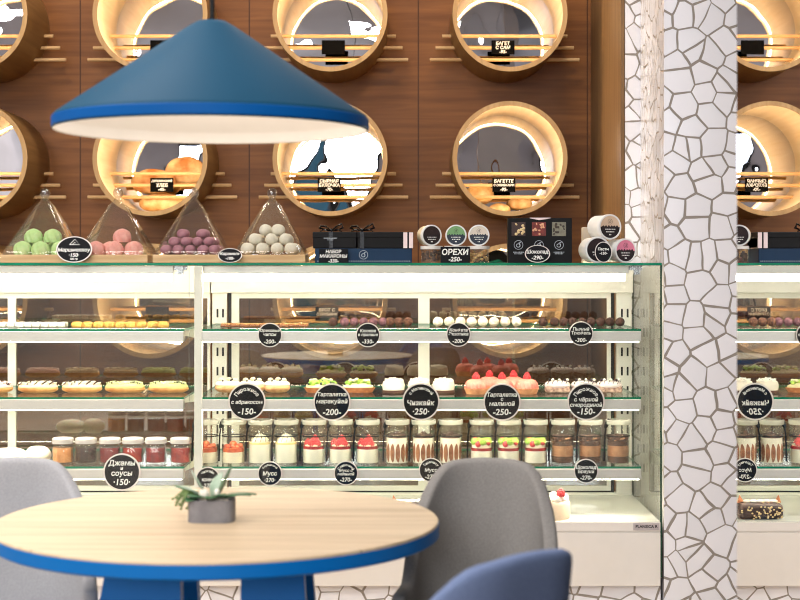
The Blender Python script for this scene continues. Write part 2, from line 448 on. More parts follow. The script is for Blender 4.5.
shell('mirror_teal_panel', (-1.05, -.85, -4.199, -4.1, 0, 3.29), mat('teal_for_mirrors', (16, 84, 110), .6))  # panel added out of view so a round mirror picks up teal
# ================================================================== ROUND NICHES
def make_niche():
    t = thing('round_niche', '', 'niche')
    L = TUBE_END - RING_Y
    M = RX                                            # lathe axis along -Y ; z in profile = -(depth)
    b = MB(); b.mi = 1; b.lathe([(RO, 0.0), (RO, -L)], 64, M); b.mi = 0; b.lathe([(RO, -L), (0.232, -L), (0.232, -0.022), (RI, -0.018), (RI, 0.0)], 64, M)
    bmesh.ops.remove_doubles(b.bm, verts=b.bm.verts, dist=1e-5); tb = b.build('tube', [ASH, TUBE_SHADED], t)
    b = MB(); b.lathe([(RO, 0.0), (RO, 0.002), (RI, 0.002), (RI, 0.0)], 64, M, close=True); b.build('ring_edge', ASH_DARK, tb)
    b = MB(); b.lathe([(0.2315, -0.026), (0.2315, -0.040), (0.2285, -0.040), (0.2285, -0.026)], 64, M, close=True); b.build('led_strip', LED_WARM, tb)
    b = MB(); b.lathe([(0.2318, -L + 0.006), (0.2318, -L + 0.012), (0.0, -L + 0.012)], 64, M); b.build('mirror', MIRRORW, t)
    for k, (dz, hw) in enumerate(((-0.044, 0.276), (-0.095, 0.305), (-0.147, 0.330))):
        y = 0.32 + 0.004 * k
        b = MB(); b.tube([(-hw, y, dz), (hw, y, dz)], 0.0078, 12); b.build('dowel', DOWEL, t)
    return t
niche = Series(make_niche())
ROWN = ['top row', 'middle row', 'bottom row seen through the pastry case']
COLN = ['cut by the left edge', 'second from the left', 'third from the left', 'rightmost']
for i, cx in enumerate(COLX):
    for j, cz in enumerate(ROWZ):
        niche.put((cx, RING_Y, cz), 'lit round wooden niche, %s, %s' % (ROWN[j], COLN[i]), group='round wooden niches on the brown wall')
# black price tags hung on the middle dowels
def price_tag(cx, cz, lines, label):
    t = thing('price_tag', label, 'price tag', (cx, RING_Y + 0.3155, cz - 0.094), group='black price tags in the niches')
    MB().box(-0.051, 0.051, -0.004, 0.0, -0.031, 0.031, bev=0.001, seg=1).build('card', TAGBLACK, t)
    if lines:
        b = MB()
        n = len(lines)
        for i, l in enumerate(lines): put_text(b, l, 0.0, 0.018 - i * 0.0185, w=0.092, h=0.0145, y=-0.0046, bold=0.026)
        b.build('lettering', CHALKW, t, smooth=False, recalc=False)
    return t
price_tag(COLX[1], ROWZ[0], [], 'blank black price tag in the top niche left of the lamp peak')
price_tag(COLX[2], ROWZ[0], [], 'blank black price tag in the top niche right of the lamp cord')
price_tag(COLX[3] - 0.008, ROWZ[0], ['БАГЕТ', 'С САМ', '-95-'], 'black price tag lettered -95- in the rightmost top niche')
price_tag(COLX[1], ROWZ[1], ['ДЕРЕВЕНСКИЙ', 'ХЛЕБ', '-45-'], 'black price tag lettered -45- in front of two bread buns')
price_tag(COLX[2] - 0.018, ROWZ[1], ['СЫРНАЯ', 'БУЛОЧКА', '-70-'], 'black price tag lettered -70- in the niche under the lamp rim')
price_tag(COLX[3] - 0.004, ROWZ[1], ['БАГЕТТЕ', 'С ОЛИВКАМИ', '-95-'], 'black price tag lettered -95- above the small rolls, right middle niche')
price_tag(COLX[2] - 0.028, ROWZ[2] + 0.03, ['БРОТ С', 'ОТРУБЯМИ'], 'black price tag seen through the case above the truffles')
price_tag(COLX[1] - 0.02, ROWZ[2] + 0.03, [], 'dark price tag seen through the case above the golden biscuits')

# bread inside the niches
CRUST = mat('bread_crust', (240, 204, 148), 0.7, c2=(186, 118, 58), scale=14, bump=0.5, bscale=60)
CRUST2 = mat('roll_crust', (246, 216, 160), 0.65, c2=(214, 160, 92), scale=22, bump=0.3, bscale=70)
def loaf(name, label, cx, cz, dx, dy, rx, ry, rz_, group, m=CRUST, tilt=0.0, base=None):
    MB._sd[0] += 3.7
    b = MB(); b.ball((0, 0, rz_), 1, (rx, ry, rz_), 28, bumpy=0.05, bf=14)
    for v in b.bm.verts:
        if v.co.z < rz_ * 0.35: v.co.z = rz_ * 0.35 - (rz_ * 0.35 - v.co.z) * 0.35
    zmin = min(v.co.z for v in b.bm.verts)
    for v in b.bm.verts: v.co.z -= zmin
    r = 0.232
    rest = max(abs(dx) , 0.0)
    zz = cz - math.sqrt(max(r * r - min(rest + rx * 0.85, .225) ** 2, 0)) if base is None else base
    o = b.build(name, m, loc=(cx + dx, RING_Y + dy, zz)); o.rotation_euler.y = tilt
    return tag(o, label, 'bread', group)
g = 'bread buns in the niche under the lamp'
loaf('bread_bun', 'broad pale bread bun lying at the bottom of its niche below the -45- tag', COLX[1], ROWZ[1], -0.01, 0.40, 0.105, 0.07, 0.047, g, CRUST2, base=ROWZ[1] - 0.209)
loaf('bread_bun', 'golden bread bun right behind the -45- tag', COLX[1], ROWZ[1], -0.050, 0.386, 0.100, 0.034, 0.062, g, base=ROWZ[1] - 0.128)
loaf('bread_bun', 'domed golden bun highest at the right side of its niche', COLX[1], ROWZ[1], 0.086, 0.442, 0.094, 0.034, 0.070, g, base=ROWZ[1] - 0.083)
g = 'small rolls in the right middle niche'
loaf('bread_roll', 'small roll at the left of the right middle niche', COLX[3], ROWZ[1], -0.105, 0.40, 0.062, 0.05, 0.050, g, CRUST2)
loaf('bread_roll', 'small roll just below the -95- tag in the right middle niche', COLX[3], ROWZ[1], -0.02, 0.38, 0.050, 0.05, 0.030, g, CRUST2)
loaf('bread_roll', 'pale roll at the right of the right middle niche', COLX[3], ROWZ[1], 0.075, 0.41, 0.055, 0.05, 0.034, g, CRUST2)
loaf('bread_roll', 'small golden roll low in the rightmost top niche', COLX[3], ROWZ[0], 0.01, 0.38, 0.05, 0.045, 0.028, 'small roll in the top niche', CRUST2)

# ================================================================== DISPLAY CASES
GY, BY = 5.0, 5.60               # front glass and back doors
TOPZ, DECKZ, BASEZ = 1.257, 0.393, 0.18
SH = [(1.035,), (0.806,), (0.573,)]
SZ = [1.035, 0.806, 0.573]
SLOT = mat('dark_slot', (26, 28, 26), 0.8)
def make_case(name, label, x0, x1, right_end):
    t = thing(name, label, 'display case', ((x0 + x1) / 2, (GY + BY) / 2, BASEZ))
    ox, oy, oz = t.location
    def B(m, *b, **k): m.box(b[0] - ox, b[1] - ox, b[2] - oy, b[3] - oy, b[4] - oz, b[5] - oz, **k); return m
    def P(m, *b): m.pane(b[0] - ox, b[1] - ox, b[2] - oy, b[3] - oy, b[4] - oz, b[5] - oz); return m
    base = B(MB(), x0, x1, GY + 0.004, BY + 0.02, BASEZ, DECKZ - 0.004, bev=0.002).build('base', WHITE, t, smooth=False)
    B(MB(), x0, x1, GY - 0.002, GY + 0.004, 0.3615, DECKZ - 0.001, bev=0.001).build('upper_panel', WHITE, base, smooth=False)
    B(MB(), x0, x1, GY - 0.002, GY + 0.004, BASEZ, 0.3585, bev=0.001).build('lower_panel', WHITE, base, smooth=False)
    B(MB(), x0, x1, GY + 0.002, BY, DECKZ - 0.004, DECKZ).build('deck', mat('deck_enamel', (242, 242, 234), 0.12, var=0.01), t, smooth=False)
    P(MB(), x0, x1, GY, GY + 0.005, DECKZ, TOPZ - 0.008).build('front_glass', [GLASS, DKGREEN], t, smooth=False)
    P(MB(), x0, x1 + (0.005 if right_end else 0), GY, BY + 0.02, TOPZ - 0.008, TOPZ).build('top_glass', [GLASS, GREEN_EDGE], t, smooth=False)
    if right_end: P(MB(), x1 - 0.001, x1 + 0.005, GY, BY, 0.21, TOPZ - 0.008).build('side_glass', [GLASS, DKGREEN], t, smooth=False)
    # back: header, sill, uprights with slots, sliding doors
    B(MB(), x0, x1 - 0.002, BY - 0.03, BY + 0.02, 1.147, TOPZ - 0.009, bev=0.003).build('header', CREAM, t, smooth=False)
    B(MB(), x0, x1 - 0.002, BY - 0.01, BY + 0.02, DECKZ, 0.404, bev=0.001).build('sill', CREAM, t, smooth=False)
    def upright(xa, xb):
        m = B(MB(), xa, xb, BY - 0.015, BY + 0.015, 0.404, 1.147)
        w = xb - xa; m.mi = 1
        for k in range(9):
            z = 0.48 + k * 0.072
            for q in (0.36, 0.74): B(m, xa + w * q - .0035, xa + w * q + .0035, BY - 0.0156, BY - 0.0145, z, z + 0.032)
        m.build('upright', [CREAM, SLOT], t, smooth=False)
    ups, lo, hi, mid = [], x0, x1, None
    if right_end:
        upright(-0.735 + 0.036, -0.645); upright(0.806, x1 - 0.006); lo, hi, mid = -0.628, 0.786, 0.082
    else:
        upright(x0, x0 + 0.08); lo, hi, mid = x0 + 0.1, x1 - 0.004, -1.452
    for g in ((lo - 0.012, lo), (hi, hi + 0.012)) if right_end else ((lo - 0.012, lo),):
        B(MB(), g[0], g[1], BY - 0.012, BY + 0.012, 0.404, 1.147).build('gasket', GASKET, t, smooth=False)
    B(MB(), lo, hi, BY - 0.011, BY + 0.011, 0.404, 0.4095).build('gasket', GASKET, t, smooth=False)
    for a, b in ((lo, mid), (mid, hi)):
        fr = MB(); w = 0.028 if right_end else 0.02
        B(fr, a, a + w, BY - 0.01, BY + 0.01, 0.41, 1.147); B(fr, b - w * 0.5, b, BY - 0.01, BY + 0.01, 0.41, 1.147)
        B(fr, a + w, b - w * .5, BY - 0.01, BY + 0.01, 0.41, 0.428); B(fr, a + w, b - w * .5, BY - 0.01, BY + 0.01, 1.127, 1.147)
        d = fr.build('door_frame', CREAM, t, smooth=False)
        B(MB(), a + w, b - w * .5, BY - 0.002, BY + 0.002, 0.428, 1.127).build('door_glass', DOORGLASS, d, smooth=False)
    # lamp under the top glass
    lx1 = 0.772 if right_end else x1 - 0.06
    B(MB(), x0 + 0.01, lx1, GY + 0.06, GY + 0.11, 1.222, TOPZ - 0.009, bev=0.002).build('lamp_housing', ALU, t, smooth=False)
    tb = MB(); tb.tube([(x0 + 0.02 - ox, GY + 0.085 - oy, 1.208 - oz), (lx1 - 0.01 - ox, GY + 0.085 - oy, 1.208 - oz)], 0.0125, 12)
    tb.build('light_tube', LED_CASE, t)
    br = MB()
    B(br, lx1 + 0.002, lx1 + 0.045, GY + 0.06, GY + 0.09, 1.232, TOPZ - 0.009); B(br, lx1 + 0.015, lx1 + 0.035, GY + 0.05, GY + 0.06, 1.218, 1.246)
    br.build('lamp_bracket', CHROME, t, smooth=False)
    # shelves
    sx0, sx1 = (x0 + 0.02, 0.81) if right_end else (x0 + 0.01, x1 - 0.022)
    for z in SZ:
        s = P(MB(), sx0, sx1, GY + 0.04, BY - 0.06, z - 0.007, z).build('glass_shelf', [SHELFGLASS, GREEN_EDGE], t, smooth=False)
        B(MB(), sx0 - 0.004, sx1, GY + 0.034, GY + 0.068, z - 0.042, z - 0.0075, bev=0.002).build('light_bar', ALU, s, smooth=False)
        B(MB(), sx0 + 0.004, sx1 - 0.008, GY + 0.040, GY + 0.062, z - 0.0445, z - 0.0425).build('led_strip', LED_CASE, s, smooth=False)
        for bx in ((sx0 + 0.012, sx1 - 0.016) if right_end else (sx1 - 0.012,)):
            k = MB(); zz = z - 0.008 - oz
            k.prism([(GY + 0.07 - oy, zz), (BY - 0.016 - oy, zz), (BY - 0.016 - oy, zz - 0.055), (BY - 0.05 - oy, zz - 0.05), (GY + 0.07 - oy, zz - 0.014)], bx - ox, bx + 0.004 - ox,
                    Matrix(((0, 0, 1, 0), (1, 0, 0, 0), (0, 1, 0, 0), (0, 0, 0, 1))))
            k.build('shelf_bracket', CREAM, s, smooth=False)
    if right_end:
        B(MB(), -0.690, -0.664, GY + 0.03, GY + 0.06, DECKZ, TOPZ - 0.01, bev=0.002).build('front_post', CREAM, t, smooth=False)
        pl = B(MB(), X(633, GY), X(659, GY), GY - 0.004, GY - 0.002, Z(530, GY), Z(523, GY)).build('name_plate', mat('plate_silver', (206, 196, 196), 0.3, 0.4), t, smooth=False)
        b = MB(); put_text(b, 'PLANSICA R', X(646.5, GY) - ox, Z(526.2, GY) - oz, w=0.075, h=0.010, y=GY - 0.0045 - oy, bold=0.03, shear=0); b.build('lettering', BLACK, pl, smooth=False, recalc=False)
    return t
make_case('display_case', 'long glass pastry case with white base, right of the divider post', -0.702, 0.868, True)
make_case('display_case', 'glass pastry case with jam jars and eclairs, cut by the left edge', -2.3, -0.704, False)

# ================================================================== ROUND AND OVAL CHALK SIGNS
def round_sign(u, v, rpx, label, arc=None, lines=(), price=None, low=False, tilt=0.0, arcr=0.78):
    d = GY + 0.028
    r = rpx * d / F
    t = thing('price_sign', label, 'price sign', (X(u, d), d, Z(v, d)), group='round chalk price signs on the shelf fronts')
    b = MB(); b.lathe([(0, 0.0), (r * 0.93, 0.0), (r * 0.93, 0.003), (0, 0.003)], 40, RX); b.build('disc', CHALK, t)
    b = MB(); b.lathe([(r * 0.92, -0.0005), (r, -0.0005), (r, 0.0036), (r * 0.92, 0.0036)], 40, RX, close=True); b.build('rim', RIM, t)
    b = MB(); y = -0.0036
    if arc: arc_text(b, arc, r * (0.68 if len(arc) < 10 else .73), r * (0.21 if len(arc) < 10 else .165), y, bold=0.02)
    for (txt, cz, h, w) in lines: put_text(b, txt, 0, cz * r, w=w * r * 2, h=h * r, y=y, bold=0.026)
    if price: put_text(b, price, 0, (-0.52 if not low else -0.6) * r, w=1.25 * r, h=0.34 * r, y=y, bold=0.022)
    b.build('lettering', CHALKW, t, smooth=False, recalc=False)
    return t
S2 = dict()
round_sign(247, 401.5, 18.7, 'large round chalk sign lettered Пирожное с абрикосом -150-', 'Пирожное', [('с абрикосом', -0.02, .2, .86)], '-150-')
round_sign(332, 402, 18.7, 'large round chalk sign lettered Тарталетка маракуйей -200-', None, [('Тарталетка', .42, .25, .78), ('маракуйей', .05, .25, .84)], '-200-')
round_sign(421, 401.5, 18.7, 'large round chalk sign lettered чизкейк -250- under white cheesecakes', 'с Малиновый', [('Чизкейк', -.06, .27, .74)], '·250·')
round_sign(502, 402, 18.7, 'large round chalk sign lettered Тарталетка с малиной -250-', None, [('Тарталетка', .40, .22, .84), ('с', .17, .2, .2), ('малиной', -.08, .24, .78)], '-250-')
round_sign(586, 401.5, 18.7, 'large round chalk sign lettered Пирожное с чёрной смородиной -150-', 'Пирожное', [('с чёрной', .12, .22, .7), ('смородиной', -.17, .22, .86)], '-150-')
round_sign(122, 472, 18.7, 'large round chalk sign lettered Джемы и соусы 150', None, [('Джемы', .5, .3, .72), ('и', .22, .2, .2), ('соусы', -.05, .28, .6)], '·150·')
round_sign(270, 335, 12.2, 'small round chalk sign lettered -200- under the nut bars', None, [('Ореховые', .38, .26, .8), ('чипсы', .06, .26, .6)], '-200-')
round_sign(368, 335, 12.2, 'small round chalk sign lettered -330- under mauve truffles', None, [('Клюква', .36, .26, .72), ('в пралине', .04, .26, .82)], '-330-')
round_sign(458.5, 334.5, 12.2, 'small round chalk sign lettered -200- under white truffles', None, [('Конфета', .38, .27, .8), ('Экзотика', .06, .27, .84)], '-200-')
round_sign(581, 333.5, 12.2, 'small round chalk sign lettered -300- under dark truffles', None, [('Пьяный', .38, .27, .7), ('Трюфель', .06, .27, .84)], '-300-')
round_sign(208, 479, 12.2, 'small round chalk sign half hidden by the table plant', 'Чизкейк', [('крем', -.02, .3, .6)], '-270-')
round_sign(270, 473.5, 12.2, 'small round chalk sign lettered Мусс 270 under cream jars', 'Клубничный', [('Мусс', .02, .34, .66)], '·270·')
round_sign(346, 473, 12.2, 'small round chalk sign lettered Мусс с малиной 270 under red jars', 'Сливочный', [('Мусс с', .22, .24, .6), ('малиной', -.06, .24, .8)], '-270-')
round_sign(431, 470, 12.2, 'small round chalk sign cut by the grey chair top under almond jars', 'Тирамису', [('Мусс', .02, .3, .6)], '-270-')
round_sign(512, 471, 12.2, 'small round chalk sign mostly hidden behind the grey chair top', 'Мусс', [('киви', .02, .3, .6)], '-270-')
round_sign(586, 471, 12.2, 'small round chalk sign under the chocolate jars', None, [('Шоколад', .32, .28, .84), ('Брауни', -.02, .28, .84)], '-270-')

def oval_sign(u, v, rx, ry, d, label, lines, mark=False, lean=-0.12):
    a, c = rx * d / F, ry * d / F
    t = thing('price_sign', label, 'price sign', (X(u, d), d, TOPZ + 0.001), group='oval chalk signs on the case top'); t.rotation_euler.x = lean
    S = Matrix.Translation((0, 0, c)) @ Matrix.Diagonal((a, 1, c, 1)) @ RX
    b = MB(); b.lathe([(0, 0.0), (0.94, 0.0), (0.94, 0.003), (0, 0.003)], 40, S); b.build('disc', CHALK, t)
    b = MB(); b.lathe([(0.93, -0.0005), (1, -0.0005), (1, 0.0036), (0.93, 0.0036)], 40, S, close=True); b.build('rim', RIM, t)
    b = MB(); y = -0.0037
    for txt, x, z, h, w in lines: put_text(b, txt, x * a, c + z * c, w=w * a * 2, h=h * c, y=y, bold=0.022)
    if mark:
        zz = c * 1.36
        for s_ in (1.0, 0.45):
            b.tube([(-a * .26 * s_, y, zz), (0.03 * a, y, zz + c * .42 * s_), (a * .3 * s_, y, zz), (-a * .26 * s_, y, zz)], 0.0011, 6)
    b.build('lettering', CHALKW, t, smooth=False, recalc=False)
    return t
oval_sign(74, 251, 18, 13.2, 5.028, 'oval chalk sign lettered Маршмеллоу 150 between green and pink sweets', [('Маршмеллоу', 0, -.02, .32, .9), ('·150·', 0, -.42, .3, .5), ('100 гр', 0, -.72, .16, .28)], True)
oval_sign(230, 256, 12, 7.2, 5.03, 'small oval chalk sign between purple and white sweets', [('Карамель', 0, .25, .42, .86), ('-100-', 0, -.4, .42, .5)])
oval_sign(537.5, 254.5, 12.6, 8.8, 5.05, 'oval chalk sign lettered Шоколад -290- before the black chocolate box', [('Шоколад', 0, .25, .42, .9), ('-290-', 0, -.42, .46, .64)])

# ================================================================== ON THE CASE TOP
def add_cloche(u, label):
    d = 5.17; w = 0.119; H = 0.028
    t = thing('pyramid_cloche', label, 'cloche', (X(u, d), d, TOPZ), group='clear pyramid cloches on the case top')
    MB().box(-w - .004, w + .004, -w - .004, w + .004, 0, H, bev=0.003).build('board', BOARD, t, smooth=False)
    b = MB(); ht, top = 0.190, 0.014
    def ring(hw, z, r):
        out = []
        for sx, sy, a0 in ((1, -1, -PI / 2), (1, 1, 0), (-1, 1, PI / 2), (-1, -1, PI)):
            for q in range(4):
                a = a0 + q * PI / 6; out.append((sx * (hw - r) + r * math.cos(a), sy * (hw - r) + r * math.sin(a), z))
        return [b.bm.verts.new(p) for p in out]
    def skin(rings):
        for r0, r1 in zip(rings, rings[1:]):
            n = len(r0)
            for k in range(n): b.bm.faces.new((r0[k], r0[(k + 1) % n], r1[(k + 1) % n], r1[k]))
    prof = [(w, H + 0.0005, .014), (w, H + .006, .014), (w * .985, H + .012, .016), (0.030, H + ht - .02, .016), (0.019, H + ht - .008, .014), (top, H + ht, .0125)]
    inn = [(h - .003, z - (0.002 if i > 1 else 0), r) for i, (h, z, r) in enumerate(prof)]
    skin([ring(*q) for q in prof] + [ring(*q) for q in inn[::-1]])
    dome = b.build('dome', CLOCHE, t)
    b = MB(); z0 = H + ht
    b.lathe([(0, z0 - .002), (.013, z0), (.009, z0 + .006), (.011, z0 + .008), (.0165, z0 + .016), (.0178, z0 + .024), (.0145, z0 + .034), (.007, z0 + .040), (0, z0 + .0415)], 20)
    b.build('knob', glass('knob_acrylic', (236, 236, 236), 0.16, 0.9), dome)
    return t
CU = [45, 118, 194, 272]
for u, l in zip(CU, ['clear pyramid cloche over green marshmallows, leftmost on the case', 'clear pyramid cloche over pink marshmallows', 'clear pyramid cloche over purple sweets', 'clear pyramid cloche over white sweets, beside the black boxes']):
    add_cloche(u, l)
def zephyr(m, name, label, group):
    b = MB()
    b.lathe([(0, 0), (.026, 0), (.0288, .007), (.0297, .016), (.0278, .027), (.023, .036), (.013, .043), (.005, .046), (0, .047)], 72,
            wob=lambda a, i: 1 + 0.10 * math.cos(9 * (a + i * 0.16)))
    return tag(b.build(name, m), label, 'marshmallow', group)
GZ = mat('green_zephyr', (208, 234, 174), 0.75, c2=(184, 220, 146), scale=20, sss=.1)
PZ = mat('pink_zephyr', (246, 184, 176), 0.75, c2=(232, 158, 150), scale=20, sss=.1)
BZ = TOPZ + 0.0285
def spots(u, lst, series, label, group, d=5.17):
    for (dx, dy, dz, rz) in lst:
        series.put((X(u, d) + dx, d + dy, BZ + dz), label, rz, group)
L6 = [(-.062, -.060, 0, 0), (.000, -.064, 0, .4), (.066, -.058, 0, .9), (-.05, .01, 0, .2), (.03, .012, 0, .5), (-.032, -.030, .043, .3), (.034, -.032, .042, .8)]
spots(CU[0], L6, Series(zephyr(GZ, 'marshmallow', '', '')), 'ridged pale green marshmallow under the leftmost pyramid', 'green marshmallows under the pyramid')
L6p = [(-.064, -.058, 0, .1), (-.000, -.063, 0, .6), (.066, -.06, 0, .9), (.05, .01, 0, .2), (-.03, .012, 0, .5), (.020, -.030, .043, .3)]
spots(CU[1], L6p, Series(zephyr(PZ, 'marshmallow', '', '')), 'ridged pink marshmallow under the second pyramid', 'pink marshmallows under the pyramid')
def pile(u, n_layers, r, series, label, group, d=5.17):
    k = 0
    for L, hw in enumerate(n_layers):
        m = int(2 * hw / (2.02 * r)) + 1
        for i in range(m):
            for j in range(m):
                if L == 0 and j > 1 and i not in (0, m - 1): continue      # inside of the heap never shows
                x = -hw + (2 * hw * i / max(1, m - 1)) + R.uniform(-.15, .15) * r; y = -hw + (2 * hw * j / max(1, m - 1)) + R.uniform(-.15, .15) * r
                o = series.put((X(u, d) + x, d + y, BZ + L * r * 1.5), label, R.uniform(0, 6), group)
                k += 1
def pebble(name, m, r, label, group, sq=0.85):
    MB._sd[0] += 2.1
    b = MB(); b.ball((0, 0, r * sq), r, (1.05, .95, sq), 18, bumpy=0.10, bf=40)
    return tag(b.build(name, m), label, 'sweet', group)
pile(CU[2], [.082, .060, .034], .0185, Series(pebble('dragee', mat('purple_sweet', (186, 130, 146), .55, c2=(154, 98, 118), scale=30), .0195, '', '')), 'mauve purple sweet heaped under the third pyramid', 'purple sweets under the pyramid')
pile(CU[3], [.075, .052, .024], .0215, Series(pebble('meringue_drop', mat('white_sweet', (244, 240, 228), .7, c2=(228, 222, 206), scale=25), .0225, '', '', .9)), 'white meringue drop heaped under the rightmost pyramid', 'white sweets under the pyramid')

# gift boxes
NAVY = mat('navy_card', (14, 46, 76), 0.5, var=.05, spec=.25)
JET = mat('black_card', (7, 6, 7), 0.5, var=.1, spec=.2)
SATIN = mat('black_satin', (10, 10, 12), 0.22, var=.1)
PINKW = mat('pink_white_card', (236, 216, 216), .6)
def swirl_logo(b, cx, cz, r, y, full=True):
    pts = [(cx + r * math.cos(a), y, cz + r * math.sin(a)) for a in [PI * 2 * k / 28 for k in range(29)]]
    b.tube(pts, r * 0.05, 5)
    b.tube([(cx + r * .42 * math.cos(a) - r * .05, y, cz + r * .38 * math.sin(a) - r * .12) for a in [PI * 2 * k / 16 for k in range(17)]], r * 0.07, 5)
    b.tube([(cx + r * .32, y, cz - r * .35), (cx + r * .34, y, cz + r * .2), (cx + r * .1, y, cz + r * .5), (cx + r * .55, y, cz + r * .62)], r * .07, 5)
d = 5.10
zt = TOPZ
hN = 14.6 * d / F; hB = 16.5 * d / F
nb = thing('gift_box', 'long navy cardboard box under two black ribboned boxes', 'box', (X(363.5, d), d, zt), group='gift boxes on the case top')
wN = X(412, d) - X(363.5, d)
MB().box(-wN, wN, 0, 0.16, 0, hN, bev=0.0015).build('carton', NAVY, nb, smooth=False)
b = MB(); swirl_logo(b, 0.0, hN * .56, 0.0145, -0.0008)
x = -wN + .008
while x < wN - .004: b.box(x, x + .0035, -.0006, .0, .0055, .0075); x += .006
b.build('printed_mark', mat('pale_print', (196, 206, 214), .6), nb, smooth=False)
def ribbon_box(u0, u1, label, bowx, ends):
    w = (X(u1, d) - X(u0, d)) / 2; cx = (X(u1, d) + X(u0, d)) / 2
    t = thing('gift_box', label, 'box', (cx, d - .002, zt + hN), group='gift boxes on the case top')
    MB().box(-w, w, 0, 0.155, 0, hB * .9, bev=0.003).build('carton', JET, t, smooth=False)
    MB().box(-w - .0015, w + .0015, -.0015, 0.1565, hB * .62, hB, bev=0.003).build('lid', JET, t, smooth=False)
    bx = X(bowx, d) - cx
    r = MB(); r.box(bx - .007, bx + .007, -.0022, -.0014, 0, hB); r.box(bx - .007, bx + .007, -.0022, .157, hB, hB + .0008)
    rb = r.build('ribbon', SATIN, t, smooth=False)
    bw = MB(); zz = hB + .004
    for s_ in (-1, 1):
        bw.tube([(bx, .03, zz), (bx + s_ * .018, .02, zz + .016), (bx + s_ * .036, .018, zz + .020 + .004 * s_), (bx + s_ * .040, .022, zz + .010), (bx + s_ * .02, .03, zz + .003), (bx, .03, zz)], [.003, .0065, .0075, .007, .005, .003], 8, .5)
        bw.tube([(bx, .028, zz), (bx + s_ * .02, .01, zz + .006), (bx + s_ * .036, .004, zz - .002)], [.003, .005, .005], 8, .4)
    bw.ball((bx, .028, zz + .003), .006)
    bw.build('bow', SATIN, rb)
    if ends:
        e = MB()
        for a in (X(403.3, d), X(409, d)): e.box(a - cx, a - cx + X(404, d) - X(400, d), -.0035, .15, .001, hB * .97)
        e.build('pale_sleeve', PINKW, t, smooth=False)
    else:
        b = MB(); strip_lines(b, bx - .002, hB * .62, [.045, .02], .0022, .006, -.0026); b.build('printed_mark', mat('pale_print', (196, 206, 214), .6), t, smooth=False)
ribbon_box(313, 356.5, 'black gift box with satin bow, left one on the navy box', 331, False)
ribbon_box(357.5, 413, 'black gift box with bow and pale end sleeves, right one on navy box', 362, True)
def card_sign(u0, u1, v0, v1, d, lines, label):
    w = (X(u1, d) - X(u0, d)) / 2; h = (v1 - v0) * d / F
    t = thing('price_sign', label, 'price sign', (X((u0 + u1) / 2, d), d, TOPZ), group='rectangular chalk signs on the case top')
    MB().box(-w, w, 0, .003, 0, h, bev=.0006, seg=1).build('card', CHALK, t, smooth=False)
    b = MB()
    for txt, z, hh, ww in lines: put_text(b, txt, 0, z * h, w=ww * w * 2, h=hh * h, y=-.0007, bold=.028)
    b.build('lettering', CHALKW, t, smooth=False, recalc=False)
card_sign(319, 348, 247.5, 261.5, 5.085, [('НАБОР', .82, .24, .6), ('МАКАРОНЫ', .5, .28, .95), ('-330-', .16, .26, .6)], 'black card lettered НАБОР МАКАРОНЫ -330- leaning on the navy box')
card_sign(440.5, 470, 245.5, 261.8, 5.075, [('ОРЕХИ', .68, .4, .9), ('-250-', .24, .28, .62)], 'black card lettered ОРЕХИ -250- before the nut jars')

# nut jars and tins
def drip_lid(b_top, b_low, r, y, drops=7, flip=1):
    """round label: coloured upper part and a dark lower part with a dripping edge"""
    n = 28
    up = [(r * math.cos(a), r * math.sin(a)) for a in [PI * k / n for k in range(n + 1)]]
    lowp = [(r * math.cos(a), r * math.sin(a)) for a in [PI + PI * k / n for k in range(n + 1)]]
    drip = []
    for k in range(1, drops * 2):
        drip.append((-r + 2 * r * k / (drops * 2), (0.02 if k % 2 else 0.17) * r + 0.03 * r * math.sin(k * 2.3)))
    M = Matrix.Translation((0, y, 0)) @ RX
    b_top.prism(up + drip, 0, 0.0006, M)
    b_low.prism(lowp + drip[::-1], 0, 0.0006, M)
def lid_tub(u, v, rpx, depth, label, ctop, clow, yaw=0.0, d=5.10, name='round_tub', base=None, side=(232, 230, 224)):
    r = rpx * d / F
    t = thing(name, label, 'tub', (X(u, d), d, base if base is not None else TOPZ + r), rz=yaw, group='round tubs with printed lids')
    b = MB(); b.lathe([(0, 0), (r * .93, 0), (r * .93, -depth), (0, -depth)], 36, RX); b.build('cup', mat('tub_side_%d' % side[0], side, .45), t)
    b = MB(); b.lathe([(0, 0.004), (r * .86, 0.004), (r * .9, 0.006), (r, .005), (r, -.010), (r * .93, -.010)], 40, RX); ld = b.build('lid', mat('tub_lid', (232, 232, 230), .35), t)
    a, c = MB(), MB(); drip_lid(a, c, r * .86, -.0042)
    a.build('upper_print', mat('lid_print_%d_%d_%d' % ctop, ctop, .5), ld, smooth=False); c.build('lower_print', mat('lid_print_%d_%d_%d' % clow, clow, .5), ld, smooth=False)
    b = MB(); strip_lines(b, 0, -r * .18, [r * .9, r * .75], r * .07, r * .2, -.0052); strip_lines(b, 0, -r * .6, [r * .2], r * .09, r * .2, -.0052); b.build('small_print', CHALKW, ld, smooth=False)
    b = MB(); swirl_logo(b, 0, r * .42, r * .2, -.0052); b.build('printed_mark', mat('dark_print', (60, 40, 40), .5), ld, smooth=False)
    return t
NUTS = mat('nut_pieces', (226, 190, 128), .6, c2=(172, 122, 66), scale=60, bump=.6, bscale=90)
ALMONDS = mat('dark_nuts', (88, 56, 40), .6, c2=(52, 32, 26), scale=60, bump=.6, bscale=90)
WHITEPL = mat('white_plastic_lid', (226, 222, 216), .35)
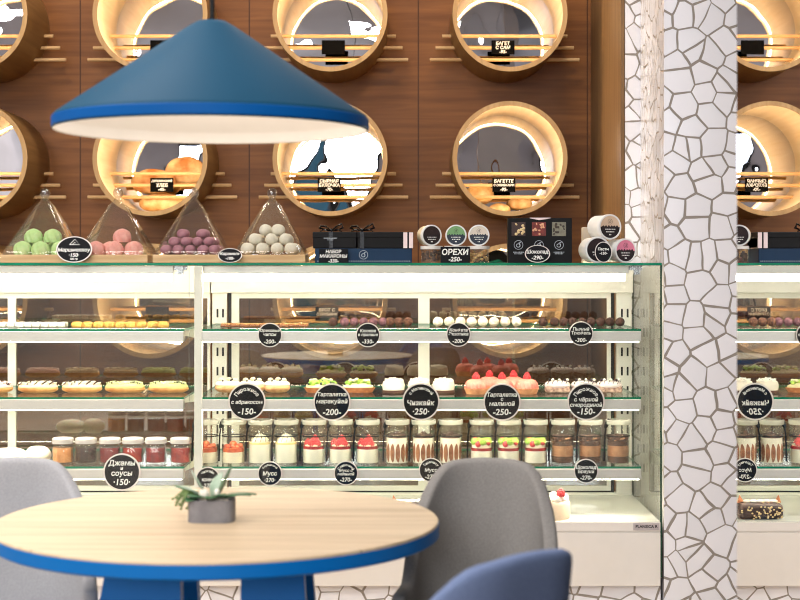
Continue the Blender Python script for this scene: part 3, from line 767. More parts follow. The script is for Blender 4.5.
def nut_jar(u, m, label):
    d = 5.12; r = .036; h = .058
    t = thing('nut_jar', label, 'jar', (X(u, d), d, TOPZ), group='low nut jars on the case top')
    b = MB(); b.lathe([(0, 0), (r, 0), (r, h - .010), (r - .002, h - .010), (r - .002, .002), (0, .002)], 32); b.build('jar_body', JARGLASS, t)
    b = MB()
    for k in range(46):
        a = R.uniform(0, 6.28); q = (r - .008) * (1 if k < 34 else R.random()); b.ball((q * math.cos(a), q * math.sin(a), R.uniform(.008, h - .018)), .0062, (1, .8, .7), 8)
    b.build('nuts', m, t)
    b = MB(); b.lathe([(0, h), (r + .002, h), (r + .002, h - .011), (r, h - .011)], 32); b.build('lid', WHITEPL, t)
nut_jar(431.5, ALMONDS, 'low jar of dark nuts left of the ОРЕХИ card')
nut_jar(455.5, NUTS, 'low nut jar hidden behind the ОРЕХИ card')
nut_jar(478.5, NUTS, 'low jar of pale nuts right of the ОРЕХИ card')
jz = TOPZ + .058 + 10.6 * 5.1 / F
lid_tub(431.3, 233, 10.6, .05, 'lying tin with black lid on the dark nut jar', (44, 30, 30), (30, 20, 22), yaw=0.35, base=jz, d=5.1, name='nut_tin', side=(214, 196, 160))
lid_tub(456, 233, 10.6, .05, 'lying tin with green and navy lid, middle of the three', (112, 158, 104), (20, 34, 52), base=jz, name='nut_tin', side=(214, 196, 160))
lid_tub(478.8, 233, 10.6, .05, 'lying tin with beige and navy lid, right of the three', (214, 204, 190), (20, 34, 52), base=jz, name='nut_tin', side=(214, 196, 160))
# chocolate box
d = 5.09
cb = thing('chocolate_box', 'upright black chocolate box with three square windows', 'box', (X(540, d), d, TOPZ))
w = X(572, d) - X(540, d); h = 45 * d / F
MB().box(-w, w, 0, .05, 0, h, bev=.0015).build('carton', JET, cb, smooth=False)
b = MB(); b.prism([(-.035, h - .0005), (-.004, h - .007), (.02, h - .004), (.036, h - .0005), (.036, h + .001), (-.035, h + .001)], 0, .001, Matrix.Translation((0, -.0003, 0)) @ RX); b.build('torn_seal', PINKW, cb, smooth=False)
choc = [mat('choc_hazelnut', (52, 30, 22), .4), mat('choc_berry', (132, 42, 34), .5, c2=(88, 26, 22), scale=80), mat('choc_grey', (132, 130, 112), .6, c2=(112, 108, 92), scale=90)]
bits = [mat('hazelnut_pale', (222, 196, 146), .6), mat('almond_flake', (226, 172, 134), .6), mat('dark_seed', (58, 48, 40), .6)]
for k, u in enumerate((518.5, 539, 559)):
    x = X(u, d) - X(540, d); zc = h - .0375; s_ = .0235
    wd = MB().box(x - s_, x + s_, -.0008, 0, zc - s_, zc + s_).build('window', choc[k], cb, smooth=False)
    b = MB()
    for q in range(13): b.ball((x + R.uniform(-.8, .8) * s_, -.001, zc + R.uniform(-.8, .8) * s_), .0052 if k == 0 else .0042, (1, .3, R.uniform(.5, 1)), 8, Matrix.Rotation(R.uniform(0, 3), 3, 'Y'))
    b.build('toppings', bits[k], wd)
    b = MB(); swirl_logo(b, x, h - .0915, .015, -.0005); strip_lines(b, x, h - .116, [.036, .028], .0024, .0055, -.0005); b.build('printed_mark', mat('pale_print', (196, 206, 214), .6), cb, smooth=False)
# tubs at the right end of the case
lid_tub(597.5, 247.7, 13.2, .07, 'lying tub with black lid beside the pink one', (40, 26, 28), (22, 16, 20), yaw=.25, d=5.09)
lid_tub(625, 247.5, 12.3, .085, 'lying tub with pink and black lid at the case corner', (226, 132, 160), (30, 18, 26), yaw=.42, d=5.10)
lid_tub(609.5, 223.2, 12.8, .08, 'lying tub with beige and black lid on top of the others', (214, 188, 162), (26, 18, 22), yaw=.4, d=5.10, base=TOPZ + .1225)
oval_sign(603.5, 250.5, 8.5, 10.5, 5.058, 'narrow oval chalk sign lettered -150- leaning on the black tub', [('Пасты', 0, .3, .26, .8), ('-150-', 0, -.1, .26, .8)])
bt = thing('gift_bag', 'small pale bag with black bow behind the tubs', 'bag', (X(590.5, 5.22), 5.22, TOPZ), group=None)
MB().box(-.03, .03, -.02, .02, 0, .125, bev=.004).build('paper_bag', mat('kraft_pale', (206, 190, 168), .7), bt, smooth=False)
b = MB(); b.ball((.018, -.024, .112), .024, (1, .5, .8)); b.ball((.03, -.026, .135), .018, (1, .5, .9)); b.ball((.002, -.024, .128), .014, (1, .5, .9)); b.build('bow', SATIN, bt)

# ================================================================== FOOD ON THE SHELVES
def shelf_z(i): return SZ[i] + 0.0003
BISC = mat('choux_crust', (222, 164, 98), .6, c2=(190, 124, 64), scale=30, bump=.3, bscale=80)
def eclair(kind):
    glz = {'pink': (244, 196, 186), 'drizzle': (240, 216, 184), 'pistachio': (206, 214, 138)}[kind]
    bit = {'pink': (250, 226, 220), 'drizzle': (250, 236, 212), 'pistachio': (226, 232, 178)}[kind]
    t = thing('eclair', '', 'eclair', group='eclairs on the middle shelf of the left case')
    L, W = .071, .026
    b = MB(); b.ball((0, 0, .017), 1, (L, W, .017), 28)
    for v in b.bm.verts:                                     # blunt ends, flat underside
        v.co.x = math.copysign(L * (abs(v.co.x) / L) ** .8, v.co.x); v.co.z = max(v.co.z, .004)
    for v in b.bm.verts: v.co.z -= .004
    b.build('choux_body', BISC, t)
    b = MB(); b.ball((0, 0, .020), 1, (L * .97, W * .95, .0175), 28)
    for v in b.bm.verts: v.co.x = math.copysign(L * .95 * (abs(v.co.x) / (L * .95)) ** .75, v.co.x); v.co.z = max(v.co.z, .0165) + .001 * noise.noise(v.co * 90)
    g = b.build('glaze', mat('glaze_' + kind, glz, .35, scale=50), t)
    b = MB()
    for k in range(70):
        x = R.uniform(-.9, .9) * L; y = R.uniform(-.85, .6) * W * math.sqrt(max(0, 1 - (x / L) ** 2)); zz = .021 + .0165 * math.sqrt(max(0, 1 - (x / L) ** 4 * .8 - (y / W) ** 2))
        b.ball((x, y, zz), R.uniform(.0026, .0046), (1, 1, .8), 6)
    b.build('crumbs', mat('crumb_' + kind, bit, .7, scale=80), g)
    b = MB()
    if kind == 'pistachio' or kind == 'pink':
        for k in range(16):
            x = R.uniform(-.85, .85) * L; y = -W * R.uniform(.25, .8); zz = .0245 + .0145 * math.sqrt(max(0, 1 - (x / L) ** 4 - (y / W) ** 2)); b.ball((x, y, zz), .0027, (1, 1, .8), 6)
    if kind == 'drizzle':
        for k in range(5):
            x = -.05 + k * .026; b.tube([(x - .010, -W * .85, .029), (x, -W * .45, .0372), (x + .010, W * .1, .0405), (x + .016, W * .6, .0362)], [.002, .003, .0028, .0016], 6)
    b.build('chocolate', mat('dark_chocolate', (46, 28, 22), .35), g)
    return t
er = {k: Series(eclair(k)) for k in ('pink', 'drizzle', 'pistachio')}
ey = 5.235; ez = shelf_z(1)
er['pink'].put((X(-7, ey), ey, ez), 'eclair with pink icing cut by the left edge')
er['pink'].put((X(-52, ey), ey, ez), 'eclair with pink icing beyond the left edge')
er['drizzle'].put((X(38, ey), ey, ez), 'eclair with chocolate stripes, left one of the two striped')
er['drizzle'].put((X(82, ey), ey, ez), 'eclair with chocolate stripes beside the pistachio eclairs')
er['pistachio'].put((X(125, ey), ey, ez), 'pistachio green eclair beside the striped eclair')
er['pistachio'].put((X(168.5, ey), ey, ez), 'pistachio green eclair at the right end of its row')
# top-left shelf: white wafers and golden biscuits
t = MB(); t.box(-.0135, .0135, -.028, .028, .0, .0175, bev=.005, seg=3)
wf = Series(tag(t.build('nougat_piece', mat('white_nougat', (244, 242, 236), .6)), '', 'sweet'))
for k in range(8): wf.put((X(4 + 8.4 * k, 5.2), 5.2, shelf_z(0)), 'white nougat piece in the row on the top left shelf', group='white nougat pieces on the top left shelf')
b = MB(); b.lathe([(0, 0), (.017, 0), (.0195, .006), (.018, .014), (.012, .0185), (0, .0195)], 30, wob=lambda a, i: 1 + .06 * math.cos(9 * a))
gb = Series(tag(b.build('biscuit', mat('golden_biscuit', (236, 190, 104), .6, c2=(214, 156, 70), scale=50, bump=.3)), '', 'biscuit'))
for k in range(9): gb.put((X(77 + 10.8 * k, 5.2), 5.2, shelf_z(0)), 'golden fluted biscuit in the row on the top left shelf', group='golden biscuits on the top left shelf')
# top right shelf
def nutbar(kind):
    t = thing('nut_bar', '', 'sweet', group='nut bars on the top right shelf')
    b = MB(); b.box(-.0165, .0165, -.03, .03, 0, .008, bev=.003); b.build('base', mat('caramel_base', (120, 72, 42), .5), t, smooth=False)
    b = MB()
    for k in range(20): b.ball((R.uniform(-.014, .014), R.uniform(-.028, .026), .0095), .0052, (1, .8, .75), 8, Matrix.Rotation(R.uniform(0, 3), 3, 'Z'))
    b.build('nuts', mat('bar_nuts', (196, 146, 92), .55, c2=(150, 98, 56), scale=70), t)
    return t
nb_ = Series(nutbar(0))
for k in range(9): nb_.put((X(226 + 9.7 * k, 5.22), 5.22, shelf_z(0)), 'nut bar in the row at the left of the top right shelf')
def truffle(name, m, r, bumpy, label, group):
    MB._sd[0] += 1.3
    b = MB(); b.ball((0, 0, r), r, (1, 1, .97), 22, bumpy=bumpy, bf=130)
    return Series(tag(b.build(name, m), label, 'truffle', group))
WT = mat('coconut_coat', (240, 236, 216), .85, c2=(222, 216, 192), scale=150, bump=.8, bscale=320)
BT = mat('cocoa_coat', (74, 42, 32), .8, c2=(48, 27, 21), scale=120, bump=.7, bscale=300)
MT = mat('mauve_coat', (122, 78, 86), .75, c2=(84, 52, 64), scale=120, bump=.7, bscale=300)
CT = mat('crumb_coat', (112, 70, 46), .8, c2=(58, 32, 26), scale=140, bump=.8, bscale=320)
ty = 5.23
s_ = truffle('truffle', WT, .0175, .10, '', '')
for k in range(8): s_.put((X(438 + 11.2 * k, ty), ty, shelf_z(0)), 'white coconut truffle in the row on the top right shelf', R.uniform(0, 6), 'white truffles on the top right shelf')
s_ = truffle('truffle', BT, .0165, .07, '', '')
for k, u in enumerate((543, 554.5, 563.5, 572.5, 582, 591, 600.5, 610, 620)): s_.put((X(u, ty), ty, shelf_z(0)), 'dark cocoa truffle in the row at the right of the top shelf', R.uniform(0, 6), 'dark truffles on the top right shelf')
s_.put((X(333, ty), ty, shelf_z(0)), 'single dark truffle left of the mauve truffles', 0, 'single dark truffle')
s_ = truffle('truffle', MT, .0165, .09, '', '')
for k in range(5): s_.put((X(344.5 + 9.6 * k, ty), ty, shelf_z(0)), 'mauve truffle in the row above the -330- sign', R.uniform(0, 6), 'mauve truffles on the top right shelf')
s_ = truffle('truffle', CT, .0168, .10, '', '')
for k in range(3): s_.put((X(390 + 9 * k, ty), ty, shelf_z(0)), 'brown crumbed truffle beside the mauve truffles', R.uniform(0, 6), 'brown truffles on the top right shelf')
# middle right shelf
CREAMF = mat('whipped_cream', (248, 240, 226), .55, var=.02, sss=.1)
def apricot():
    t = thing('apricot_pastry', '', 'pastry', group='apricot pastries on the middle shelf')
    b = MB(); b.ball((0, 0, .019), 1, (.046, .036, .019), 26)
    for v in b.bm.verts: v.co.z = max(v.co.z, .004) - .004
    b.build('sponge', mat('apricot_sponge', (226, 178, 124), .7, c2=(196, 140, 92), scale=50), t)
    b = MB(); b.ball((.0, .004, .027), 1, (.044, .034, .0165), 26, bumpy=.08, bf=40)
    cr = b.build('cream', CREAMF, t)
    b = MB()
    for (x, y, z) in ((-.022, -.004, .043), (.004, -.008, .046), (.024, .0, .042)): b.ball((x, y, z), .0085, (1.15, 1, .9), 14, bumpy=.1)
    b.build('meringue_drops', mat('meringue_drop', (238, 222, 186), .6), cr)
    b = MB()
    for (x, y, z) in ((-.016, -.017, .041), (.012, -.018, .043), (.016, -.014, .046)): b.ball((x, y, z), .0034, (1, 1, 1), 8)
    b.tube([(.012, -.002, .040), (.007, -.006, .060)], [.003, .0012], 8)
    b.build('chocolate_bits', mat('dark_chocolate', (46, 28, 22), .35), cr)
    return t
py = 5.24; pz = shelf_z(1)
s_ = Series(apricot())
for u, l in ((228, 'apricot cream pastry left of its round sign'), (252, 'apricot cream pastry partly behind its round sign'), (277, 'apricot cream pastry right of its round sign')): s_.put((X(u, py), py, pz), l)
def tart_case(b, w, dd, h, n=40):
    b.lathe([(0, 0), (.8, 0), (1, h), (.94, h), (.78, .004), (0, .004)], n, Matrix.Diagonal((w, dd, 1, 1)), wob=lambda a, i: 1 + (.02 * math.cos(18 * a)))
def kiwi():
    t = thing('kiwi_tartlet', '', 'tartlet', group='green fruit tartlets on the middle shelf')
    b = MB(); tart_case(b, .064, .036, .017); b.build('crust', mat('tart_crust', (206, 136, 84), .65, c2=(176, 104, 60), scale=60), t)
    b = MB(); b.ball((0, 0, .0185), 1, (.058, .032, .0145), 24, bumpy=.05); b.build('custard', mat('custard', (236, 228, 178), .5), t)
    b = MB()
    for k in range(24):
        a = R.uniform(0, 6.28); q = math.sqrt(R.random()); x, y = q * .05 * math.cos(a), q * .027 * math.sin(a)
        b.box(-.007, .007, -.006, .006, -.006, .006, bev=.002, M=Matrix.Translation((x, y, .031 + .012 * (1 - q))) @ Matrix.Rotation(R.uniform(0, 3), 4, Vector((R.random(), R.random(), 1))))
    b.build('kiwi_chunks', mat('kiwi_green', (188, 214, 96), .35, c2=(142, 190, 66), scale=60, sss=.1), t)
    b = MB()
    for k in range(11):
        a = R.uniform(0, 6.28); q = math.sqrt(R.random()); b.ball((q * .054 * math.cos(a), -abs(q * .03 * math.sin(a)), .029 + .02 * (1 - q)), .005, seg=10)
    b.build('blueberries', mat('blueberry', (38, 36, 58), .4), t)
    b = MB()
    for k in range(8):
        a = R.uniform(0, 6.28); q = math.sqrt(R.random()); b.ball((q * .05 * math.cos(a), q * .027 * math.sin(a), .040 + .008 * (1 - q)), .007, (1, 1, .7), seg=10)
    b.build('cream_dots', mat('pale_fruit', (242, 240, 196), .45), t)
    return t
s_ = Series(kiwi())
s_.put((X(322, py), py, pz), 'green fruit tartlet with blueberries, left one behind its sign'); s_.put((X(358.5, py), py, pz), 'green fruit tartlet with blueberries, right one of the pair', rz=PI, scale=(.92, .92, 1))
def cheesecake():
    t = thing('cheesecake', '', 'cheesecake', group='white cheesecakes on the middle shelf')
    b = MB(); b.lathe([(0, 0), (.039, 0), (.040, .008), (0, .009)], 32); b.build('biscuit_base', mat('dark_biscuit', (92, 62, 48), .7), t)
    b = MB(); b.lathe([(0, .0085), (.0375, .0085), (.0395, .025), (.036, .037), (.024, .044), (0, .047)], 32); cr = b.build('cream', mat('cheese_cream', (250, 240, 222), .5, var=.02), t)
    b = MB()
    for k in range(60):
        a = R.uniform(0, 6.28); q = math.sqrt(R.random()) * .036
        b.box(-.006, .006, -.003, .003, -.0008, .0008, M=Matrix.Translation((q * math.cos(a), q * math.sin(a), .0475 - 6 * q * q)) @ Matrix.Rotation(R.uniform(0, 3), 4, Vector((R.random(), R.random(), 1))))
    b.build('coconut_flakes', mat('coconut_flake', (250, 246, 236), .6), cr, smooth=False)
    return t
s_ = Series(cheesecake())
for u, l in ((393.5, 'white coconut cheesecake left of its round sign'), (419, 'white coconut cheesecake behind its round sign'), (443.5, 'white coconut cheesecake right of its round sign')): s_.put((X(u, py), py, pz), l)
def raspberry(b, c, s=1.0):
    for L in range(5):
        z = .0025 + L * .0042; r = (.0085, .0095, .0082, .0058, .0022)[L]; n = (9, 10, 8, 6, 3)[L]
        for k in range(n):
            a = 6.283 * k / n + L * .4; b.ball((c[0] + s * r * math.cos(a), c[1] + s * r * math.sin(a), c[2] + s * z), .0031 * s, seg=7)
    b.ball((c[0], c[1], c[2] + .009 * s), .008 * s, (1, 1, 1.2), 10)
def rasp_tart():
    t = thing('raspberry_tartlet', '', 'tartlet', group='raspberry tartlets on the middle shelf')
    b = MB(); tart_case(b, .041, .041, .020); b.build('crust', mat('pale_crust', (240, 176, 128), .6, c2=(222, 150, 104), scale=60), t)
    b = MB(); b.lathe([(0, .016), (.0375, .016), (.0385, .024), (.036, .036), (.029, .046), (.016, .051), (0, .052)], 64, wob=lambda a, i: 1 + .055 * math.cos(18 * (a + i * .10)))
    b.build('mousse', mat('salmon_mousse', (246, 146, 128), .5, c2=(234, 120, 106), scale=30, sss=.1), t)
    b = MB(); raspberry(b, (0, 0, .050), 1.12); b.build('raspberry', mat('raspberry_red', (222, 66, 70), .4, c2=(198, 44, 54), scale=90), t)
    return t
s_ = Series(rasp_tart())
for u, y, l in ((476, 5.17, 'salmon raspberry tartlet, left one of the front three'), (502, 5.17, 'salmon raspberry tartlet in the middle of the front three'), (527, 5.17, 'salmon raspberry tartlet, right one of the front three'),
                (489.5, 5.28, 'salmon raspberry tartlet, left one of the back pair'), (513.5, 5.28, 'salmon raspberry tartlet, right one of the back pair')): s_.put((X(u, y), y, pz), l, rz=R.uniform(0, 6))
def currant():
    t = thing('blackcurrant_pastry', '', 'pastry', group='blackcurrant pastries on the middle shelf')
    b = MB(); b.box(-.046, .046, -.032, .032, 0, .022, bev=.005); b.build('sponge', mat('currant_sponge', (206, 176, 156), .7, c2=(132, 98, 88), scale=90, bump=.4), t, smooth=False)
    b = MB(); b.ball((0, 0, .024), 1, (.049, .035, .017), 24, bumpy=.05)
    for v in b.bm.verts: v.co.x = math.copysign(.049 * (abs(v.co.x) / .049) ** .6, v.co.x); v.co.z = max(v.co.z, .012)
    cr = b.build('cream', mat('lilac_cream', (236, 222, 218), .5, c2=(222, 204, 204), scale=30), t)
    b = MB()
    for k in range(5):
        x = -.034 + .017 * k; b.tube([(x - .006, -.030, .031), (x, -.014, .040), (x + .008, .008, .0415), (x + .012, .024, .036)], .0016, 6)
    for (x, y) in ((-.03, -.012), (.026, -.016)): b.ball((x, y, .043), .0052, seg=10)
    b.build('blackcurrants', mat('blackcurrant', (50, 34, 44), .35), cr)
    b = MB()
    for (x, y) in ((-.018, -.006), (.006, -.010), (.037, -.006)): b.ball((x, y, .044), .0058, (1, 1, .8), seg=10)
    b.build('cream_dots', CREAMF, cr)
    return t
s_ = Series(currant())
for u, l in ((557.5, 'blackcurrant pastry left of its round sign'), (584, 'blackcurrant pastry behind its round sign'), (609, 'blackcurrant pastry right of its round sign')): s_.put((X(u, py), py, pz), l, scale=(.93, .93, 1))

# ------------------------------------------------ dessert jars
JR, JH = .0395, .148
def layer(b, z0, z1, r=JR - .0032, wav=0.0):
    b.lathe([(0, z0), (r, z0), (r, z1), (r * .5, z1 + wav), (0, z1 + wav)], 28)
M_ = dict(
    cream=mat('jar_cream', (246, 236, 212), .5, var=.02), white=mat('jar_panna', (244, 240, 226), .5, var=.02),
    apricot=mat('apricot_jelly', (222, 110, 62), .35, c2=(188, 66, 42), scale=70), berry=mat('berry_jelly', (170, 28, 34), .25, c2=(130, 16, 26), scale=60),
    rasp=mat('raspberry_red', (222, 66, 70)), almond=mat('ladyfinger', (164, 104, 66), .6, c2=(128, 76, 46), scale=60),
    kiwi=mat('kiwi_green', (188, 214, 96)), choc=mat('brownie', (96, 58, 40), .6, c2=(58, 34, 26), scale=40, bump=.4), mocha=mat('mocha_cream', (186, 136, 98), .5, c2=(158, 106, 72), scale=40),
    dark=mat('dark_chocolate', (46, 28, 22), .35), yellow=mat('vanilla_top', (244, 220, 150), .4))
def dessert_jar(kind):
    t = thing('dessert_jar', '', 'dessert jar', group='layered dessert jars with black spoons')
    b = MB(); r = JR
    b.lathe([(0, 0), (r - .003, 0), (r, .004), (r, JH - .026), (r - .003, JH - .018), (r - .003, JH - .014), (r + .002, JH - .012), (r + .002, JH - .002), (r, JH), (r - .004, JH), (r - .0055, JH - .014), (r - .0028, JH - .028), (r - .0028, .004), (0, .003)], 36)
    b.build('jar_body', JARGLASS, t)
    A = {}
    def part(name, m, fn):
        b = MB(); fn(b); return b.build(name, M_[m], t)
    def blobs(b, n, z, rr, s, sp=1.0):
        for k in range(n):
            a = 6.283 * k / n + R.uniform(-.2, .2); q = sp * (JR - .014) * (1 if k % 3 else .4); b.ball((q * math.cos(a), q * math.sin(a), z + R.uniform(0, .4) * s), s, (1, 1, R.uniform(.7, 1)), 10, bumpy=.15, bf=80)
    if kind == 'apricot':
        part('cream_layer', 'cream', lambda b: layer(b, .004, .040)); part('jelly_layer', 'apricot', lambda b: layer(b, .040, .054)); part('fruit_topping', 'apricot', lambda b: (blobs(b, 12, .056, JR, .0095), b.ball((0, 0, .063), .014, bumpy=.2)))
    if kind == 'panna':
        part('cream_layer', 'white', lambda b: layer(b, .004, .066)); part('vanilla_layer', 'yellow', lambda b: layer(b, .066, .072))
        part('whipped_top', 'cream', lambda b: b.lathe([(0, .071), (.030, .071), (.029, .082), (.021, .092), (.009, .100), (0, .103)], 30, wob=lambda a, i: 1 + .07 * math.cos(8 * a + i)))
        part('chocolate_threads', 'dark', lambda b: [b.tube([(.031 * math.cos(a), .031 * math.sin(a), .076), (.024 * math.cos(a + .2), .024 * math.sin(a + .2), .093), (.006 * math.cos(a), .006 * math.sin(a), .1045)], .0009, 6) for a in (3.6, 4.2, 4.8, 5.4, 6.0)])
    if kind == 'raspberry':
        part('cream_layer', 'white', lambda b: layer(b, .004, .050)); part('jelly_layer', 'berry', lambda b: layer(b, .050, .060)); part('cream_top', 'cream', lambda b: layer(b, .060, .064, JR - .008, .006))
        part('raspberries', 'rasp', lambda b: [raspberry(b, (.021 * math.cos(a), .021 * math.sin(a), .060), 1.1) for a in (3.3, 4.3, 5.3, 1.2)] + [raspberry(b, (.004, -.004, .072), 1.15)])
    if kind == 'almond':
        part('cream_layer', 'white', lambda b: layer(b, .004, .088))
        def fingers(b):
            for k in range(9):
                a = -PI / 2 + (k - 4) * .52; M = Matrix.Translation(((JR - .0042) * math.cos(a), (JR - .0042) * math.sin(a), .038)) @ Matrix.Rotation(a + PI / 2, 4, 'Z')
                pts = [(.0078 * math.sin(q), .031 * math.cos(q) * (1 + .1 * math.sin(3 * q))) for q in [2 * PI * n_ / 18 for n_ in range(18)]]
                b.prism([(px, pz) for px, pz in pts], -.0012, .0012, M @ Matrix.Rotation(PI / 2, 4, 'X'))
        part('ladyfingers', 'almond', fingers)
        part('chocolate_shavings', 'choc', lambda b: [b.box(-.010, .010, -.0025, .0025, -.002, .002, M=Matrix.Translation((R.uniform(-.024, .024), R.uniform(-.024, .024), .091 + R.uniform(0, .008))) @ Matrix.Rotation(R.uniform(0, 6), 4, Vector((R.random() * .3, R.random() * .3, 1)))) for k in range(26)] + [b.lathe([(0, .088), (.034, .088), (.018, .096), (.006, .108), (0, .110)], 20)])
    if kind == 'kiwi':
        part('cream_layer', 'white', lambda b: layer(b, .004, .044)); part('jelly_layer', 'berry', lambda b: layer(b, .044, .054)); part('cream_top', 'cream', lambda b: layer(b, .054, .066, JR - .006, .004))
        part('kiwi_chunks', 'kiwi', lambda b: blobs(b, 9, .073, JR, .0150))
        part('strawberry', 'rasp', lambda b: (b.ball((-.010, -.030, .068), .0105, (1, .7, 1.1), 12), b.ball((.023, -.022, .071), .009, (1, .8, 1), 12), b.ball((-.022, .004, .078), .010, (1, 1, 1.1), 12)))
        part('blueberries', 'dark', lambda b: [b.ball((x, y, z), .0055, seg=10) for x, y, z in ((.007, -.031, .077), (-.026, -.018, .075), (.0, .0, .088))])
    if kind == 'chocolate':
        part('brownie_layer', 'choc', lambda b: layer(b, .004, .026)); part('mocha_layer', 'mocha', lambda b: layer(b, .026, .062)); part('dark_layer', 'choc', lambda b: layer(b, .062, .078))
        part('chocolate_chunks', 'choc', lambda b: blobs(b, 11, .082, JR, .0145)); part('mocha_swirl', 'mocha', lambda b: [b.tube([(-.034, -.008, .072), (-.01, -.034, .082), (.018, -.030, .088), (.03, -.01, .092)], .0028, 8)])
    b = MB(); b.lathe([(JR - .004, JH + .001), (JR + .003, JH + .001), (JR + .0035, JH - .003), (JR + .003, JH - .013), (JR + .001, JH - .015), (0, JH - .0105), (0, JH - .0085), (JR - .006, JH - .007)], 36)
    b.build('glass_lid', LIDGLASS, t)
    # black spoon tied upright to the left side of the jar
    b = MB(); x = -JR - .0065; y = -.012
    b.tube([(x - .002, y, .008), (x - .001, y, .06), (x + .001, y, .10), (x + .004, y, .118)], [.0032, .0030, .0026, .0028], 8, .7)
    b.ball((x + .0075, y, .136), 1, (.0075, .0035, .019), 12, Matrix.Rotation(.35, 3, 'Y'))
    b.build('spoon', BLACK, t)
    b = MB(); b.lathe([(JR + .0005, .092), (JR + .0012, .094), (JR + .0005, .096)], 28); b.ball((x, y, .094), .0045, (1, 1, .6), 10); b.build('tie', BLACK, t)
    return t
JY = 5.127
desc = {'apricot': 'apricot topping over cream', 'panna': 'whipped cream over panna cotta', 'raspberry': 'raspberries over white cream', 'almond': 'ladyfingers and chocolate shavings', 'kiwi': 'kiwi and strawberry over cream', 'chocolate': 'chocolate chunks over mocha cream'}
plan = [('apricot', (206.5, 233.5)), ('panna', (260, 286)), ('raspberry', (314, 340.5, 367.5)), ('almond', (397, 423.5, 450.5)), ('kiwi', (481.5, 508.5, 535.5)), ('chocolate', (562.5, 590, 618))]
for kind, us in plan:
    s_ = Series(dessert_jar(kind)); nm = ['left', 'right'] if len(us) == 2 else ['left', 'middle', 'right']
    for u, q in zip(us, nm): s_.put((X(u, JY), JY, shelf_z(2)), 'glass dessert jar with %s, %s one of its kind' % (desc[kind], q), rz=R.uniform(-.12, .12))
# jam jars in the left case
def jam_jar(c1, c2, nm):
    t = thing('jam_jar', '', 'jam jar', group='jam jars in the left case')
    r, h = .037, .088
    b = MB(); b.lathe([(0, 0), (r - .004, 0), (r, .005), (r, h - .028), (r - .004, h - .022), (r - .006, h - .022), (r - .0026, h - .030), (r - .0026, .006), (0, .004)], 8, Matrix.Rotation(PI / 8, 4, 'Z')); b.build('jar_body', JARGLASS, t)
    b = MB(); b.lathe([(0, .005), (r - .0036, .007), (r - .0036, h - .032), (0, h - .032)], 8, Matrix.Rotation(PI / 8, 4, 'Z')); b.build('jam', mat('jam_' + nm, c1, .25, c2=c2, scale=40), t)
    b = MB(); b.lathe([(0, h), (r - .004, h), (r - .001, h - .003), (r - .001, h - .018), (r - .003, h - .018)], 40, wob=lambda a, i: 1 + (.012 * math.cos(40 * a) if i in (2, 3) else 0)); ld = b.build('lid', mat('lid_white_metal', (206, 200, 198), .28, .5), t)
    b = MB(); b.box(-.018, .018, -.014, .014, h, h + .0012); b.build('lid_label', PINKW, ld, smooth=False)
    return t
JJY = 5.115
for u, c1, c2, nm, lb in ((63, (228, 160, 104), (206, 132, 74), 'peach', 'jam jar of pale orange jam, leftmost beside the grey chair'), (86, (60, 34, 34), (40, 22, 24), 'dark', 'jam jar of nearly black jam'),
                          (110, (134, 30, 34), (104, 18, 26), 'cherry', 'jam jar of dark red jam left of the Джемы sign top'), (133, (176, 56, 36), (140, 30, 28), 'amber', 'jam jar of amber red jam above the Джемы sign'),
                          (156, (150, 26, 34), (112, 14, 26), 'crimson', 'jam jar of crimson jam right of the Джемы sign'), (181, (164, 50, 44), (122, 26, 32), 'rose', 'jam jar of brick red jam at the right end')):
    o = jam_jar(c1, c2, nm); o.location = (X(u, JJY), JJY, shelf_z(2)); o['label'] = lb
b = MB(); b.ball((0, 0, .03), 1, (.062, .05, .03), 28, bumpy=.06, bf=25)
for v in b.bm.verts: v.co.z = max(v.co.z, .006) - .006
mr_ = Series(tag(b.build('meringue_roll', CREAMF), '', 'pastry', 'white meringue rolls in the left case'))
mr_.put((X(10, 5.12), 5.12, shelf_z(2)), 'white meringue roll above the grey chair at the left edge'); mr_.put((X(38, 5.13), 5.13, shelf_z(2)), 'white meringue roll beside the pale orange jam jar', scale=(.72, .9, 1.1))
# cakes on the deck
ck = thing('layer_cake', 'white cream cake with a red berry, beside the tall grey chair', 'cake', (X(546, 5.10), 5.10, DECKZ + .0003))
b = MB(); b.lathe([(0, 0), (.080, 0), (.082, .01), (.082, .050), (.076, .060), (0, .064)], 48); b.build('cake_body', mat('cake_cream', (248, 222, 196), .5), ck)
b = MB()
for k in range(12): a = 6.283 * k / 12; b.ball((.062 * math.cos(a), .062 * math.sin(a), .066), .016, (1, 1, .9), 14)
b.build('cream_dots', CREAMF, ck)
b = MB(); raspberry(b, (.045, -.05, .078), 1.2); raspberry(b, (-.02, -.05, .078), 1.2); b.build('raspberries', MATS['raspberry_red'], ck)
lc = thing('log_cake', 'chocolate log cake with nuts and cream on the bottom deck, seen in the mirror', 'cake', (X(413, 5.08), 5.08, DECKZ + .0003))
b = MB(); b.box(-.075, .075, -.04, .04, 0, .055, bev=.018, seg=4)
MB._sd[0] += 5
for v in b.bm.verts: v.co += v.normal * .004 * noise.noise(v.co * 60)
b.build('cake_body', mat('choc_log', (62, 38, 28), .6, c2=(42, 24, 18), scale=30), lc)
b = MB()
for k in range(90):
    x = R.uniform(-.074, .074); s = R.random()
    if s < .6: b.ball((x, -.0405, R.uniform(.004, .046)), .0035, (1, .7, .8), 7)
    else: b.ball((x, R.uniform(-.03, .03), .0555), .0035, (1, .8, .7), 7)
b.build('nut_pieces', mat('hazelnut_pale', (222, 196, 146), .6), lc)
b = MB()
for k in range(5): b.ball((-.045 + .022 * k, -.012, .059), .012, (1.3, 1, .6), 12)
b.build('cream_topping', CREAMF, lc)
b = MB()
